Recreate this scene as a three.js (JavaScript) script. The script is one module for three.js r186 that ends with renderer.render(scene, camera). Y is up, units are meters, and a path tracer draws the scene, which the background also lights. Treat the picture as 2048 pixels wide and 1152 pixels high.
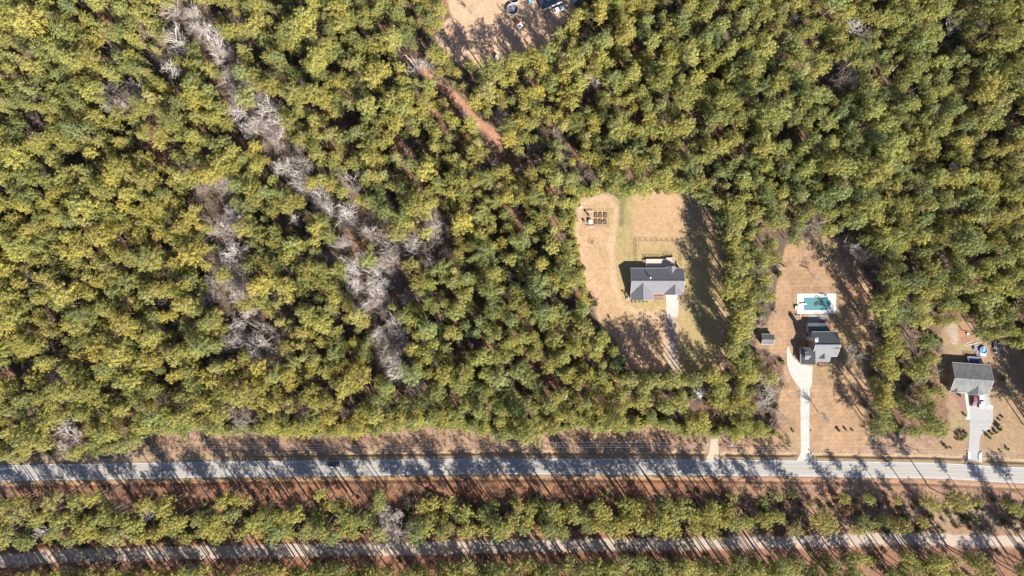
import * as THREE from 'three';
import { Sky } from 'three/addons/objects/Sky.js';
import { mergeGeometries } from 'three/addons/utils/BufferGeometryUtils.js';
import { RoundedBoxGeometry } from 'three/addons/geometries/RoundedBoxGeometry.js';

// ------------------------------------------------------------------ camera, sky, sun, exposure
const H = 287, S = 0.21;                       // flying height; metres per plan unit on the ground
const scene = new THREE.Scene();
const camera = new THREE.PerspectiveCamera(2 * Math.atan(576 * S / H) * 180 / Math.PI, 16 / 9, 1, 6000);
camera.position.set(0, H, 0); camera.up.set(0, 0, -1); camera.lookAt(0, 0, 0);
const EL = 36 * Math.PI / 180, SUN = new THREE.Vector3(0.57 * Math.cos(EL), Math.sin(EL), 0.82 * Math.cos(EL)).normalize();
const sky = new Sky(); sky.name = 'sky'; sky.scale.setScalar(5000);
sky.material.uniforms.sunPosition.value.copy(SUN);
sky.material.uniforms.turbidity.value = 2.5; sky.material.uniforms.rayleigh.value = 1.2; sky.material.uniforms.mieCoefficient.value = 0.004;
sky.userData.kind = 'structure';
scene.add(sky); scene.environmentIntensity = 0.105;
const sun = new THREE.DirectionalLight(new THREE.Color(1.0, 0.93, 0.81), 4.9); sun.name = 'sun';
sun.position.copy(SUN).multiplyScalar(600); sun.castShadow = true; sun.shadow.radius = 1;
Object.assign(sun.shadow.camera, { left: -320, right: 320, top: 320, bottom: -320, near: 10, far: 1400 });
scene.add(sun, sun.target);
const renderer = new THREE.WebGLRenderer({ antialias: true });
renderer.toneMapping = THREE.LinearToneMapping; renderer.toneMappingExposure = 3.9; renderer.shadowMap.enabled = true;

// ------------------------------------------------------------------ helpers
function rngOf(seed) { let a = seed >>> 0; return () => { a = (a + 0x6D2B79F5) | 0; let t = Math.imul(a ^ (a >>> 15), 1 | a); t = (t + Math.imul(t ^ (t >>> 7), 61 | t)) ^ t; return ((t ^ (t >>> 14)) >>> 0) / 4294967296; }; }
const NT = 256, ntab = new Float32Array(NT * NT); { const r = rngOf(7); for (let i = 0; i < ntab.length; i++) ntab[i] = r(); }
function noise(x, y) {
  const xi = Math.floor(x), yi = Math.floor(y); let fx = x - xi, fy = y - yi; fx = fx * fx * (3 - 2 * fx); fy = fy * fy * (3 - 2 * fy);
  const a = xi & 255, b = (xi + 1) & 255, c = (yi & 255) << 8, d = ((yi + 1) & 255) << 8;
  const p = ntab[c + a], q = ntab[c + b], u = ntab[d + a], v = ntab[d + b];
  return p + (q - p) * fx + (u - p + (p - q - u + v) * fx) * fy;
}
const fbm = (x, y, o = 4) => { let s = 0, a = 0.5, t = 0; for (let i = 0; i < o; i++) { s += a * noise(x, y); t += a; a *= 0.5; x = x * 2.03 + 17.1; y = y * 2.03 + 9.7; } return s / t; };
const X = (px, h = 0) => (px - 1024) * S * (H - h) / H, Z = (py, h = 0) => (py - 576) * S * (H - h) / H;
const clamp = (v, a = 0, b = 1) => Math.min(b, Math.max(a, v)), sm = (a, b, v) => { const t = clamp((v - a) / (b - a)); return t * t * (3 - 2 * t); };
function lut(pts) { return (x) => { if (x <= pts[0][0]) return pts[0][1]; for (let i = 1; i < pts.length; i++) if (x <= pts[i][0]) { const [a, p] = pts[i - 1], [b, q] = pts[i]; const t = (x - a) / (b - a); const t2 = t * t * (3 - 2 * t); return p + (q - p) * (0.5 * t + 0.5 * t2); } return pts[pts.length - 1][1]; }; }
function polyDist(poly, x, y) {               // signed distance, negative inside
  let d = 1e18, inside = false;
  for (let i = 0, j = poly.length - 1; i < poly.length; j = i++) {
    const [ax, ay] = poly[j], [bx, by] = poly[i], ex = bx - ax, ey = by - ay, wx = x - ax, wy = y - ay;
    const t = clamp((wx * ex + wy * ey) / (ex * ex + ey * ey)), dx = wx - ex * t, dy = wy - ey * t; d = Math.min(d, dx * dx + dy * dy);
    if ((ay > y) !== (by > y) && x < ax + (y - ay) / (by - ay) * (bx - ax)) inside = !inside;
  }
  return (inside ? -1 : 1) * Math.sqrt(d);
}
function lineDist(pts, x, y) { let d = 1e18; for (let i = 1; i < pts.length; i++) { const [ax, ay] = pts[i - 1], [bx, by] = pts[i], ex = bx - ax, ey = by - ay; const t = clamp(((x - ax) * ex + (y - ay) * ey) / (ex * ex + ey * ey)); d = Math.min(d, Math.hypot(x - ax - ex * t, y - ay - ey * t)); } return d; }
const counts = {};
const numbered = (n) => { const k = counts[n] = (counts[n] ?? -1) + 1; return k ? `${n}_${String(k).padStart(3, '0')}` : n; };
function shade(o) { o.traverse((m) => { m.castShadow = m.receiveShadow = true; }); return o; }
function tag(o, label, category, group, kind) { if (label) o.userData.label = label; if (category) o.userData.category = category; if (group) o.userData.group = group; if (kind) o.userData.kind = kind; return o; }
function thing(name, label, category, x = 0, y = 0, z = 0, turn = 0, group) { const g = new THREE.Group(); g.name = numbered(name); g.position.set(x, y, z); g.rotation.y = turn; tag(g, label, category, group); scene.add(g); return g; }
function part(parent, name, geo, mat) { const m = new THREE.Mesh(geo, mat); m.name = name; m.castShadow = m.receiveShadow = true; parent.add(m); return m; }
function struct(name, geo, mat) { const m = part(scene, numbered(name), geo, mat); m.userData.kind = 'structure'; return m; }
function bx(w, h, d, x = 0, y = 0, z = 0, ry = 0, r = 0) { const g = r ? new RoundedBoxGeometry(w, h, d, 2, r) : new THREE.BoxGeometry(w, h, d); if (ry) g.rotateY(ry); g.translate(x, y, z); return g; }
function cyl(r0, r1, h, x = 0, y = 0, z = 0, n = 12) { const g = new THREE.CylinderGeometry(r1, r0, h, n); g.translate(x, y + h / 2, z); return g; }
function bar(a, b, r0, r1 = r0, n = 5) { const A = new THREE.Vector3(...a), B = new THREE.Vector3(...b), d = B.clone().sub(A), g = new THREE.CylinderGeometry(r1, r0, d.length(), n); g.applyQuaternion(new THREE.Quaternion().setFromUnitVectors(new THREE.Vector3(0, 1, 0), d.clone().normalize())); g.translate(...A.add(B).multiplyScalar(0.5).toArray()); return g; }
function merge(list) { return mergeGeometries(list.map((g) => { const n = g.index ? g.toNonIndexed() : g; for (const k of Object.keys(n.attributes)) if (!['position', 'normal', 'uv'].includes(k)) n.deleteAttribute(k); return n; })); }
function uvXZ(g, k = 1) { const p = g.attributes.position, u = new Float32Array(p.count * 2); for (let i = 0; i < p.count; i++) { u[2 * i] = p.getX(i) * k; u[2 * i + 1] = p.getZ(i) * k; } g.setAttribute('uv', new THREE.BufferAttribute(u, 2)); return g; }
// a flat sheet with a ragged outline, its top at y and its sides going down a little
function sheet(poly, y, thick = 0.3, rag = 0, seed = 1) {
  const r = rngOf(seed), pts = [];
  for (let i = 0; i < poly.length; i++) { const a = poly[i], b = poly[(i + 1) % poly.length], n = rag ? Math.max(1, Math.round(Math.hypot(b[0] - a[0], b[1] - a[1]) / 0.7)) : 1; for (let k = 0; k < n; k++) pts.push(new THREE.Vector2(a[0] + (b[0] - a[0]) * k / n + (r() - 0.5) * rag, -(a[1] + (b[1] - a[1]) * k / n + (r() - 0.5) * rag))); }
  const g = new THREE.ExtrudeGeometry(new THREE.Shape(pts), { depth: thick, bevelEnabled: false });
  g.rotateX(-Math.PI / 2); g.translate(0, y - thick, 0); return uvXZ(g);
}
const planPoly = (list, h = 0) => list.map(([a, b]) => [X(a, h), Z(b, h)]);
function slab(pts, t) {                         // top face a b c d (a,b along the ridge), thickness t downward; uv in metres
  const P = pts.map((p) => new THREE.Vector3(...p)), L = P.map((p) => p.clone().setY(p.y - t)), pos = [], uv = [];
  const along = P[1].clone().sub(P[0]).normalize(), org = P[0];
  const UV = (p) => { const d = p.clone().sub(org), u = d.dot(along); return [u, Math.sqrt(Math.max(0, d.lengthSq() - u * u))]; };
  const quad = (a, b, c, d) => { for (const p of [a, b, c, a, c, d]) { pos.push(p.x, p.y, p.z); uv.push(...UV(p)); } };
  const n = P[1].clone().sub(P[0]).cross(P[2].clone().sub(P[0])), q = n.y > 0 ? P : [P[1], P[0], P[3], P[2]], w = n.y > 0 ? L : [L[1], L[0], L[3], L[2]];
  quad(...q); quad(w[3], w[2], w[1], w[0]);
  for (let i = 0; i < 4; i++) { const j = (i + 1) % 4; quad(q[i], w[i], w[j], q[j]); }
  const g = new THREE.BufferGeometry(); g.setAttribute('position', new THREE.Float32BufferAttribute(pos, 3)); g.setAttribute('uv', new THREE.Float32BufferAttribute(uv, 2)); g.computeVertexNormals(); return g;
}

// ------------------------------------------------------------------ textures and materials
function tex(w, h, fn, srgb = true) {
  const d = new Uint8Array(w * h * 4);
  const enc = (v) => 255 * (v <= 0.0031308 ? v * 12.92 : 1.055 * Math.pow(v, 1 / 2.4) - 0.055);
  for (let y = 0, i = 0; y < h; y++) for (let x = 0; x < w; x++, i += 4) { const c = fn(x / w, y / h, x, y); for (let k = 0; k < 3; k++) d[i + k] = clamp(srgb ? enc(clamp(c[k])) : c[k] * 255, 0, 255); d[i + 3] = 255; }
  const t = new THREE.DataTexture(d, w, h); t.magFilter = THREE.LinearFilter; t.minFilter = THREE.LinearMipmapLinearFilter; t.generateMipmaps = true; t.wrapS = t.wrapT = THREE.RepeatWrapping; if (srgb) t.colorSpace = THREE.SRGBColorSpace; t.needsUpdate = true; return t;
}
const wrapN = (u, v, f, o = 4) => { // tileable noise on the unit square
  const a = fbm(u * f, v * f, o), b = fbm((u - 1) * f + 0, v * f, o), c = fbm(u * f, (v - 1) * f, o), d = fbm((u - 1) * f, (v - 1) * f, o);
  return (a * (1 - u) + b * u) * (1 - v) + (c * (1 - u) + d * u) * v;
};
const ALB = 0.71;
const mat = (r, g, b, rough = 0.9, o = {}) => new THREE.MeshStandardMaterial({ color: new THREE.Color().setRGB(r * ALB, g * ALB, b * ALB), roughness: rough, ...o });
function grainMat(r, g, b, rough, size, amp, freq = 12, extra = {}) {
  const t = tex(256, 256, (u, v) => { const n = ALB + amp * ALB * (wrapN(u, v, freq) - 0.5) * 2 + amp * 0.6 * (wrapN(u, v, freq * 7, 2) - 0.5) * 2; return [r * n, g * n, b * n]; });
  t.repeat.set(1 / size, 1 / size); return new THREE.MeshStandardMaterial({ map: t, roughness: rough, ...extra });
}
function shingleMat(r, g, b, streak = 0.1) {
  const rr = rngOf(Math.round(r * 9999)); const tab = new Float32Array(64 * 64).map(() => rr());
  const t = tex(512, 512, (u, v) => { const row = Math.floor(v * 40), col = Math.floor(u * 20 + (row % 2) * 0.5 + tab[row] * 0.3); const n = ALB * 0.88 + 0.2 * tab[((row & 63) * 64 + (col & 63)) % 4096] + streak * 2 * (wrapN(u, v * 0.3, 9) - 0.5) + 0.25 * (wrapN(u, v, 60, 2) - 0.5); const gap = (v * 40 - row) < 0.1 ? 0.82 : 1; return [r * n * gap, g * n * gap, b * n * gap]; });
  t.repeat.set(1 / 6, 1 / 6); return new THREE.MeshStandardMaterial({ map: t, roughness: 0.92 });
}
const M = {
  asphalt: grainMat(0.222, 0.213, 0.203, 0.9, 9, 0.14, 9), oldAsphalt: grainMat(0.265, 0.258, 0.25, 0.92, 8, 0.13, 10),
  white: mat(0.58, 0.57, 0.555, 0.7), yellow: mat(0.62, 0.40, 0.10, 0.75), linePaint: grainMat(0.46, 0.46, 0.45, 0.8, 3, 0.25, 16), yellowPaint: grainMat(0.36, 0.25, 0.10, 0.8, 3, 0.25, 16),
  concrete: grainMat(0.35, 0.33, 0.30, 0.9, 9, 0.2, 9), whiteConcrete: grainMat(0.44, 0.43, 0.41, 0.9, 6, 0.07, 8),
  dirt: grainMat(0.31, 0.245, 0.195, 1, 11, 0.22, 10), gravel: grainMat(0.36, 0.29, 0.205, 1, 6, 0.16, 20),
  roofGrey: shingleMat(0.135, 0.13, 0.145, 0.1), roofDark: shingleMat(0.13, 0.134, 0.14, 0.1), roofBrownGrey: shingleMat(0.112, 0.114, 0.112, 0.4), roofCharcoal: shingleMat(0.10, 0.105, 0.12, 0.1), shedRoof: shingleMat(0.10, 0.098, 0.10, 0.2),
  ridge: mat(0.135, 0.132, 0.142, 0.9), trim: mat(0.50, 0.49, 0.49, 0.6), siding: grainMat(0.60, 0.57, 0.52, 0.8, 2, 0.06, 20), tanSiding: grainMat(0.46, 0.38, 0.30, 0.8, 2, 0.08, 20), brick: grainMat(0.33, 0.22, 0.165, 0.95, 2.5, 0.3, 24),
  deckWood: grainMat(0.40, 0.325, 0.26, 0.9, 3, 0.10, 16), darkWood: grainMat(0.13, 0.09, 0.065, 0.95, 2, 0.3, 14), redWood: grainMat(0.20, 0.10, 0.07, 0.9, 2, 0.2, 14), glass: new THREE.MeshPhysicalMaterial({ color: new THREE.Color(0.03, 0.04, 0.05), roughness: 0.08, metalness: 0, specularIntensity: 1 }),
  black: mat(0.015, 0.015, 0.017, 0.7), tire: mat(0.02, 0.02, 0.02, 0.9), steel: mat(0.55, 0.56, 0.58, 0.4, { metalness: 0.7 }), teal: grainMat(0.03, 0.15, 0.165, 0.75, 4, 0.08, 20), blue: mat(0.04, 0.20, 0.55, 0.5), water: new THREE.MeshPhysicalMaterial({ color: new THREE.Color(0.03, 0.14, 0.34), roughness: 0.05 }),
  bark: grainMat(0.21, 0.165, 0.135, 1, 2, 0.35, 12), pale: grainMat(0.50, 0.455, 0.43, 1, 2, 0.2, 12), wire: mat(0.5, 0.5, 0.5, 0.5, { metalness: 0.4 }), soil: grainMat(0.10, 0.07, 0.05, 1, 2, 0.3, 14), green: mat(0.03, 0.16, 0.08, 0.7), poleWood: grainMat(0.20, 0.155, 0.12, 1, 2, 0.3, 12),
};

// ------------------------------------------------------------------ the plan of the place (plan units: 0.21 m, origin at the north-west corner)
const roadMid = lut([[-400, 968], [-100, 952], [0, 946.5], [120, 944], [512, 937.5], [1000, 932.5], [1300, 933.5], [1536, 936], [1850, 940.5], [2048, 950.5], [2300, 968], [2600, 992]]);
const trackMid = lut([[-400, 1170], [-100, 1136], [0, 1123], [128, 1111], [512, 1102], [770, 1098], [1024, 1092], [1300, 1089], [1536, 1084], [1800, 1077], [2048, 1083], [2400, 1094]]);
const woodEdge = lut([[-400, 950], [0, 936], [110, 930], [215, 916], [245, 912], [275, 892], [300, 880], [420, 876], [600, 882], [720, 880], [850, 868], [960, 874], [1000, 892], [1030, 886], [1160, 867], [1240, 876], [1300, 862], [1380, 880], [1440, 884], [1550, 884], [2600, 884]]);
const lawn1 = [[1160, 398], [1190, 390], [1215, 386], [1250, 393], [1300, 388], [1365, 386], [1405, 378], [1428, 450], [1444, 520], [1450, 600], [1450, 690], [1458, 735], [1400, 742], [1340, 740], [1270, 734], [1244, 715], [1238, 690], [1208, 650], [1192, 620], [1174, 570], [1162, 520], [1150, 470], [1150, 420]];
const lawn2 = [[1573, 492], [1632, 478], [1665, 480], [1700, 468], [1728, 520], [1744, 590], [1748, 660], [1742, 744], [1728, 790], [1726, 850], [1736, 862], [1736, 900], [1490, 900], [1490, 884], [1545, 880], [1560, 852], [1554, 822], [1571, 757], [1567, 718], [1540, 700], [1515, 692], [1517, 655], [1536, 644], [1552, 614], [1558, 548]];
const lawn3 = [[1885, 655], [1935, 640], [1960, 680], [2000, 690], [2030, 700], [2075, 720], [2085, 905], [1850, 905], [1890, 880], [1905, 860], [1893, 800], [1878, 740]];
const sandLot = [[898, -60], [898, 0], [907, 31], [886, 52], [872, 78], [892, 99], [910, 122], [936, 135], [978, 139], [1014, 132], [1040, 102], [1095, 105], [1110, 65], [1145, 16], [1150, -60]];
const clayPath = [[812, 112], [850, 145], [885, 175], [905, 192], [935, 222], [955, 245], [985, 265], [1003, 285]];
// pale leafless belts: plan x, y as seen over the canopy, radius
const bareSpots = [[345, 15, 22], [385, 25, 25], [410, 72, 18], [450, 110, 24], [345, 92, 18], [330, 132, 18], [240, 180, 22], [268, 187, 16], [480, 170, 24], [500, 215, 28], [530, 245, 25], [555, 285, 25], [582, 326, 28], [602, 352, 20], [640, 390, 18],
  [428, 385, 28], [445, 430, 28], [462, 480, 28], [450, 520, 25], [438, 560, 24], [430, 592, 18], [488, 545, 14], [480, 622, 20], [500, 660, 28], [530, 690, 24], [545, 715, 18], [458, 700, 14], [482, 842, 18], [705, 365, 14], [765, 460, 18], [790, 508, 24], [720, 555, 28], [742, 600, 28], [772, 548, 24], [805, 585, 18], [770, 650, 24], [775, 700, 26], [790, 742, 22], [832, 770, 14], [868, 452, 30],
  [1718, 60, 15], [1684, 150, 22], [1642, 452, 16], [1722, 510, 22], [862, 122, 12], [832, 132, 14], [872, 92, 12], [125, 885, 20], [130, 850, 14], [40, 120, 9], [1540, 770, 14], [1535, 800, 12], [790, 1052, 28], [768, 1032, 16], [818, 1060, 14], [292, 1030, 11], [80, 1066, 11], [1182, 162, 11], [1172, 62, 9], [655, 515, 12], [350, 650, 8], [232, 715, 9], [110, 755, 9], [1000, 232, 10], [1500, 130, 8], [1590, 30, 9], [1900, 35, 8], [1908, 335, 8], [1465, 55, 8], [1330, 235, 8], [455, 830, 12], [665, 415, 16], [700, 440, 16], [735, 455, 15], [690, 487, 15], [703, 522, 15], [838, 482, 17], [505, 250, 18], [470, 150, 16], [522, 212, 20], [420, 92, 14], [612, 376, 15], [470, 562, 16], [470, 602, 16], [520, 722, 13], [795, 690, 16], [750, 680, 15], [812, 762, 13], [560, 330, 13], [590, 440, 8], [300, 335, 8], [860, 520, 12]];
const darkGaps = [[1012, 312, 18], [1038, 345, 16], [690, 250, 14], [800, 300, 12], [900, 500, 14], [905, 430, 12], [480, 290, 14], [260, 545, 12], [150, 770, 16], [60, 250, 14], [640, 760, 14], [700, 300, 10], [1230, 130, 14], [1395, 230, 12], [1840, 190, 14], [600, 790, 10], [960, 300, 8], [80, 130, 10], [330, 545, 12], [620, 590, 10], [930, 640, 9], [1560, 480, 12], [1880, 500, 12], [1215, 250, 10], [1500, 250, 10], [320, 790, 12], [210, 640, 9], [1300, 800, 9], [1390, 786, 24], [1375, 775, 12], [1405, 800, 14], [1434, 842, 18], [1446, 860, 14], [1420, 822, 14]];
const roadN = (px) => roadMid(px) - 16, roadS = (px) => roadMid(px) + 16.5;
function landColor(px, py, x, z) {              // base colour of the ground, linear
  const n1 = fbm(x * 0.06, z * 0.06, 4), n2 = fbm(x * 0.35 + 40, z * 0.35, 3), n3 = noise(x * 1.9, z * 1.9 + 30), n4 = noise(x * 3.7 + 11, z * 3.7), w = (n2 - 0.5) * 9 + (n3 - 0.5) * 5;
  const mix = (a, b, t) => [a[0] + (b[0] - a[0]) * t, a[1] + (b[1] - a[1]) * t, a[2] + (b[2] - a[2]) * t];
  let c = mix([0.13, 0.085, 0.055], [0.23, 0.115, 0.062], sm(0.35, 0.65, n1)); c = mix(c, [0.075, 0.06, 0.04], sm(0.55, 0.75, n2) * 0.7); c = mix(c, [0.33, 0.26, 0.2], sm(0.72, 0.85, n3) * 0.5);
  for (const [bx_, by_, r] of bareSpots) { const d = Math.hypot(px - bx_, py - by_); if (d < r * 1.6) c = mix(c, mix([0.24, 0.18, 0.14], [0.36, 0.29, 0.23], n2), sm(r * 1.6, r * 0.7, d + w) * 0.75); }
  const put = (d, soft, col) => { c = mix(c, col, sm(soft, -soft, d + w * 0.6)); };
  if (py > 840) {
    const rm = roadMid(px), tm = trackMid(px);
    if (py < rm) { const e = woodEdge(px) - 14; put(e - py, 4, mix(mix([0.30, 0.17, 0.115], [0.42, 0.28, 0.185], n2), [0.20, 0.13, 0.08], sm(0.6, 0.8, n3))); put(rm - 33 - py, 2.5, mix([0.40, 0.27, 0.155], [0.31, 0.21, 0.12], n2)); put(rm - 20 - py, 2, mix([0.36, 0.25, 0.12], [0.30, 0.17, 0.08], n3)); }
    else { c = mix(mix([0.30, 0.125, 0.06], [0.15, 0.078, 0.046], sm(0.3, 0.7, n2)), [0.36, 0.20, 0.11], sm(0.6, 0.85, n3) * 0.6); put(py - rm - 24, 2.5, mix([0.36, 0.235, 0.11], [0.27, 0.17, 0.085], n3));
      if (px > 1440) put(1470 - px, 30, mix(mix([0.36, 0.19, 0.12], [0.30, 0.15, 0.08], n2), [0.33, 0.27, 0.16], sm(0.5, 0.8, n3) * 0.6));
      put(Math.abs(py - tm) - 13, 3, mix([0.46, 0.35, 0.26], [0.36, 0.24, 0.16], n2)); if (py > tm + 12) c = mix(c, [0.22, 0.085, 0.045], sm(tm + 12, tm + 18, py + w) * 0.6);
      put(polyDist([[1800, 1010], [1900, 1005], [1990, 1025], [2060, 1050], [2060, 1065], [1900, 1055], [1820, 1045]], px, py), 6, mix([0.40, 0.27, 0.18], [0.30, 0.2, 0.1], n2)); }
  }
  if (px > 1120 && px < 1490 && py > 350 && py < 770) {
    let l = mix([0.51, 0.32, 0.178], [0.44, 0.295, 0.148], n2); l = mix(l, [0.56, 0.345, 0.205], sm(0.45, 0.7, n1) * 0.6);
    const g = Math.max(sm(34, 8, lineDist([[1245, 395], [1241, 440], [1245, 480], [1262, 500]], px, py) + w), sm(46, 10, Math.hypot((px - 1310) * 0.62, (py - 555) * 0.8) - 26 + w), sm(60, 20, Math.abs(px - 1395) + w) * sm(420, 520, py));
    l = mix(l, mix([0.36, 0.29, 0.10], [0.26, 0.245, 0.085], n2), g * (0.45 + 0.4 * n3)); l = mix(l, [0.17, 0.16, 0.06], sm(11, 3, lineDist([[1246, 388], [1243, 420], [1240, 445]], px, py) + w * 0.5) * 0.7);
    l = mix(l, mix([0.50, 0.44, 0.38], [0.33, 0.26, 0.2], n2), sm(15, 5, lineDist([[1344, 625], [1342, 680], [1346, 740]], px, py) + w * 0.9) * (0.55 + 0.4 * n3));
    l = mix(l, [0.30, 0.27, 0.12], sm(2.2, 0.8, Math.abs(Math.hypot(px - 1189, (py - 440)) - 38) + w * 0.2) * 0.15);
    l = mix(l, [0.60, 0.40, 0.27], sm(9, 3, lineDist([[1168, 540], [1158, 500], [1152, 455], [1162, 410], [1188, 396], [1215, 396], [1232, 415], [1230, 450], [1222, 500], [1226, 560], [1240, 610], [1290, 628], [1335, 630]], px, py) + w * 0.7) * 0.55);
    put(polyDist(lawn1, px, py) - 4 + (n2 - 0.5) * 10, 5, l.map((v) => v * (0.94 + 0.12 * n4)));
  }
  if (px > 1470 && px < 1790 && py > 440 && py < 915) {
    let l = mix([0.44, 0.27, 0.15], [0.32, 0.195, 0.11], sm(0.25, 0.75, n2 * 0.6 + n1 * 0.4)); const st = 0.5 + 0.5 * Math.sin((py + 0.02 * px) * 0.72 + n2 * 1.2); l = l.map((v, i) => v * (0.95 + 0.1 * st + (i === 1 ? 0.005 : 0)));
    l = mix(l, [0.34, 0.28, 0.11], sm(0.62, 0.8, n1) * 0.5); put(polyDist(lawn2, px, py) - 3, 3, l.map((v) => v * (0.95 + 0.1 * n4)));
  }
  if (px > 1820 && py > 620 && py < 915) {
    let l = mix([0.36, 0.235, 0.135], [0.31, 0.20, 0.105], n2); l = mix(l, [0.34, 0.29, 0.12], Math.max(sm(28, 8, Math.hypot(px - 1912, py - 850) + w), sm(22, 6, Math.hypot(px - 1922, py - 690) + w)) * 0.7); l = mix(l, [0.40, 0.185, 0.10], sm(26, 8, Math.hypot(px - 1925, py - 672) + w) * 0.8);
    l = mix(l, [0.45, 0.38, 0.31], sm(12, 4, lineDist([[1846, 662], [1880, 640], [1905, 650], [1910, 680]], px, py) + w) * 0.7); put(polyDist(lawn3, px, py) - 3, 5, l.map((v) => v * (0.94 + 0.12 * n4)));
  }
  if (py < 170 && px > 840 && px < 1180) { let l = mix([0.62, 0.42, 0.28], [0.54, 0.34, 0.20], n2); put(polyDist(sandLot, px, py) - 4, 5, l.map((v) => v * (0.93 + 0.14 * n4))); }
  if (px > 780 && px < 1040 && py > 90 && py < 310) put(lineDist(clayPath, px, py) - 9, 5, mix([0.54, 0.275, 0.17], [0.42, 0.205, 0.12], n2));
  const f = (0.37 + 0.2 * n4) * (0.9 + 0.2 * noise(x * 0.7 + 3, z * 0.7)); return c.map((v) => v * f);
}
const GX = 242, GZ = 139.5;
const groundMap = tex(2048, 1180, (u, v) => { const x = (u * 2 - 1) * GX, z = (v * 2 - 1) * GZ; return landColor(x / S + 1024, z / S + 576, x, z); });
groundMap.wrapS = groundMap.wrapT = THREE.ClampToEdgeWrapping;
const roughBump = tex(512, 512, (u, v) => { const n = 0.5 * wrapN(u, v, 24, 3) + 0.5 * wrapN(u, v, 90, 2); return [n, n, n]; }, false);

// ------------------------------------------------------------------ ground, road, track, drives
const crossings = [[1428, 13], [1611, 14], [1946, 17]];
function ditch(px, py) {
  const rm = roadMid(px); let k = 1; for (const [c, w] of crossings) k *= sm(w, w + 8, Math.abs(px - c));
  const north = Math.exp(-(((py - (rm - 26)) / 3.0) ** 2)) * 0.8 * k * sm(430, 560, px) , south = Math.exp(-(((py - (rm + 27)) / 3.4) ** 2)) * 0.5;
  return -(north + south);
}
{
  const xs = [], zs = []; for (let x = -GX; x <= GX + 0.01; x += 2.0) xs.push(x); for (let z = -GZ; z < 62; z += 2.5) zs.push(z); for (let z = 62; z < 88; z += 0.4) zs.push(z); for (let z = 88; z < GZ; z += 2.5) zs.push(z); zs.push(GZ);
  const pos = [], uv = [], idx = [];
  for (const z of zs) for (const x of xs) { pos.push(x, ditch(x / S + 1024, z / S + 576), z); uv.push((x / GX + 1) / 2, (z / GZ + 1) / 2); }
  for (let j = 0; j < zs.length - 1; j++) for (let i = 0; i < xs.length - 1; i++) { const a = j * xs.length + i, b = a + 1, c = a + xs.length, d = c + 1; idx.push(a, c, b, b, c, d); }
  const g = new THREE.BufferGeometry(); g.setAttribute('position', new THREE.Float32BufferAttribute(pos, 3)); g.setAttribute('uv', new THREE.Float32BufferAttribute(uv, 2)); g.setIndex(idx); g.computeVertexNormals();
  const bump = roughBump.clone(); bump.repeat.set(GX * 2 / 9, GZ * 2 / 9);
  struct('ground', g, new THREE.MeshStandardMaterial({ map: groundMap, roughness: 1, bumpMap: bump, bumpScale: 0.12 }));
  const far = new THREE.PlaneGeometry(5000, 5000); far.rotateX(-Math.PI / 2); far.translate(0, -0.9, 0); uvXZ(far);
  struct('ground_beyond', far, grainMat(0.12, 0.10, 0.05, 1, 60, 0.4, 14));
}
function ribbon(mid, half, y, x0, x1, thick = 0.25, off = 0, wob = 0) {
  const pos = [], uv = [], idx = []; let k = 0;
  for (let px = x0; px <= x1; px += 6, k++) {
    const m = mid(px) + off / S, w1 = wob ? (noise(px * 0.11, 3) - 0.5) * wob : 0, w2 = wob ? (noise(px * 0.11, 57) - 0.5) * wob : 0, x = X(px), z0 = Z(m) - half + w1, z1 = Z(m) + half + w2;
    for (const [yy, z] of [[y - thick, z0], [y, z0], [y, z1], [y - thick, z1]]) { pos.push(x, yy, z); uv.push(x, z); }
    if (k) for (let i = 0; i < 3; i++) { const a = (k - 1) * 4 + i, b = a + 1, c = a + 4, d = c + 1; idx.push(a, b, c, b, d, c); }
  }
  const g = new THREE.BufferGeometry(); g.setAttribute('position', new THREE.Float32BufferAttribute(pos, 3)); g.setAttribute('uv', new THREE.Float32BufferAttribute(uv, 2)); g.setIndex(idx); const f = g.toNonIndexed(); f.computeVertexNormals(); return f;
}
const road = struct('road', ribbon(roadMid, 3.42, 0.06, -126, 2178), M.asphalt);
for (const o of [-3.0, 3.0]) part(road, 'edge_line', ribbon(roadMid, 0.085, 0.066, -126, 2178, 0.01, o), M.linePaint);
for (const o of [-0.13, 0.13]) part(road, 'centre_line', ribbon(roadMid, 0.055, 0.066, -126, 2178, 0.01, o), M.yellowPaint);
for (const o of [-2.2, -0.95, 0.95, 2.2]) part(road, 'wheel_wear', ribbon(roadMid, 0.36, 0.063, -126, 2178, 0.01, o, 0.25), grainMat(0.255, 0.245, 0.235, 0.85, 7, 0.14, 12));
const track = struct('dirt_road', ribbon(trackMid, 2.35, 0.03, -126, 2178, 0.1, 0, 1.4), M.dirt);
for (const o of [-0.8, 0.85]) part(track, 'wheel_track', ribbon(trackMid, 0.34, 0.036, -126, 2178, 0.02, o, 0.35), grainMat(0.31, 0.25, 0.20, 1, 5, 0.2, 14));
const drive2 = planPoly([[1573.5, 695], [1577, 693], [1584, 712], [1601, 729], [1625, 732], [1624, 770], [1619, 777], [1618.5, 880], [1620, 906], [1627, 921], [1594, 921], [1601, 904], [1600.5, 777], [1593, 768], [1580, 748], [1574, 728]]);
struct('concrete_driveway', sheet(drive2, 0.064, 0.35, 0.12, 3), M.concrete);
struct('concrete_driveway', sheet(planPoly([[1331.5, 588], [1356.5, 588], [1357, 628], [1354, 634], [1333, 634]]), 0.06, 0.3, 0.1, 4), M.concrete);
struct('gravel_driveway', sheet(planPoly([[1421, 878], [1436, 878], [1437, 905], [1441, 919], [1411, 919], [1419, 903]]), 0.055, 0.35, 0.5, 5), M.gravel);
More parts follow.
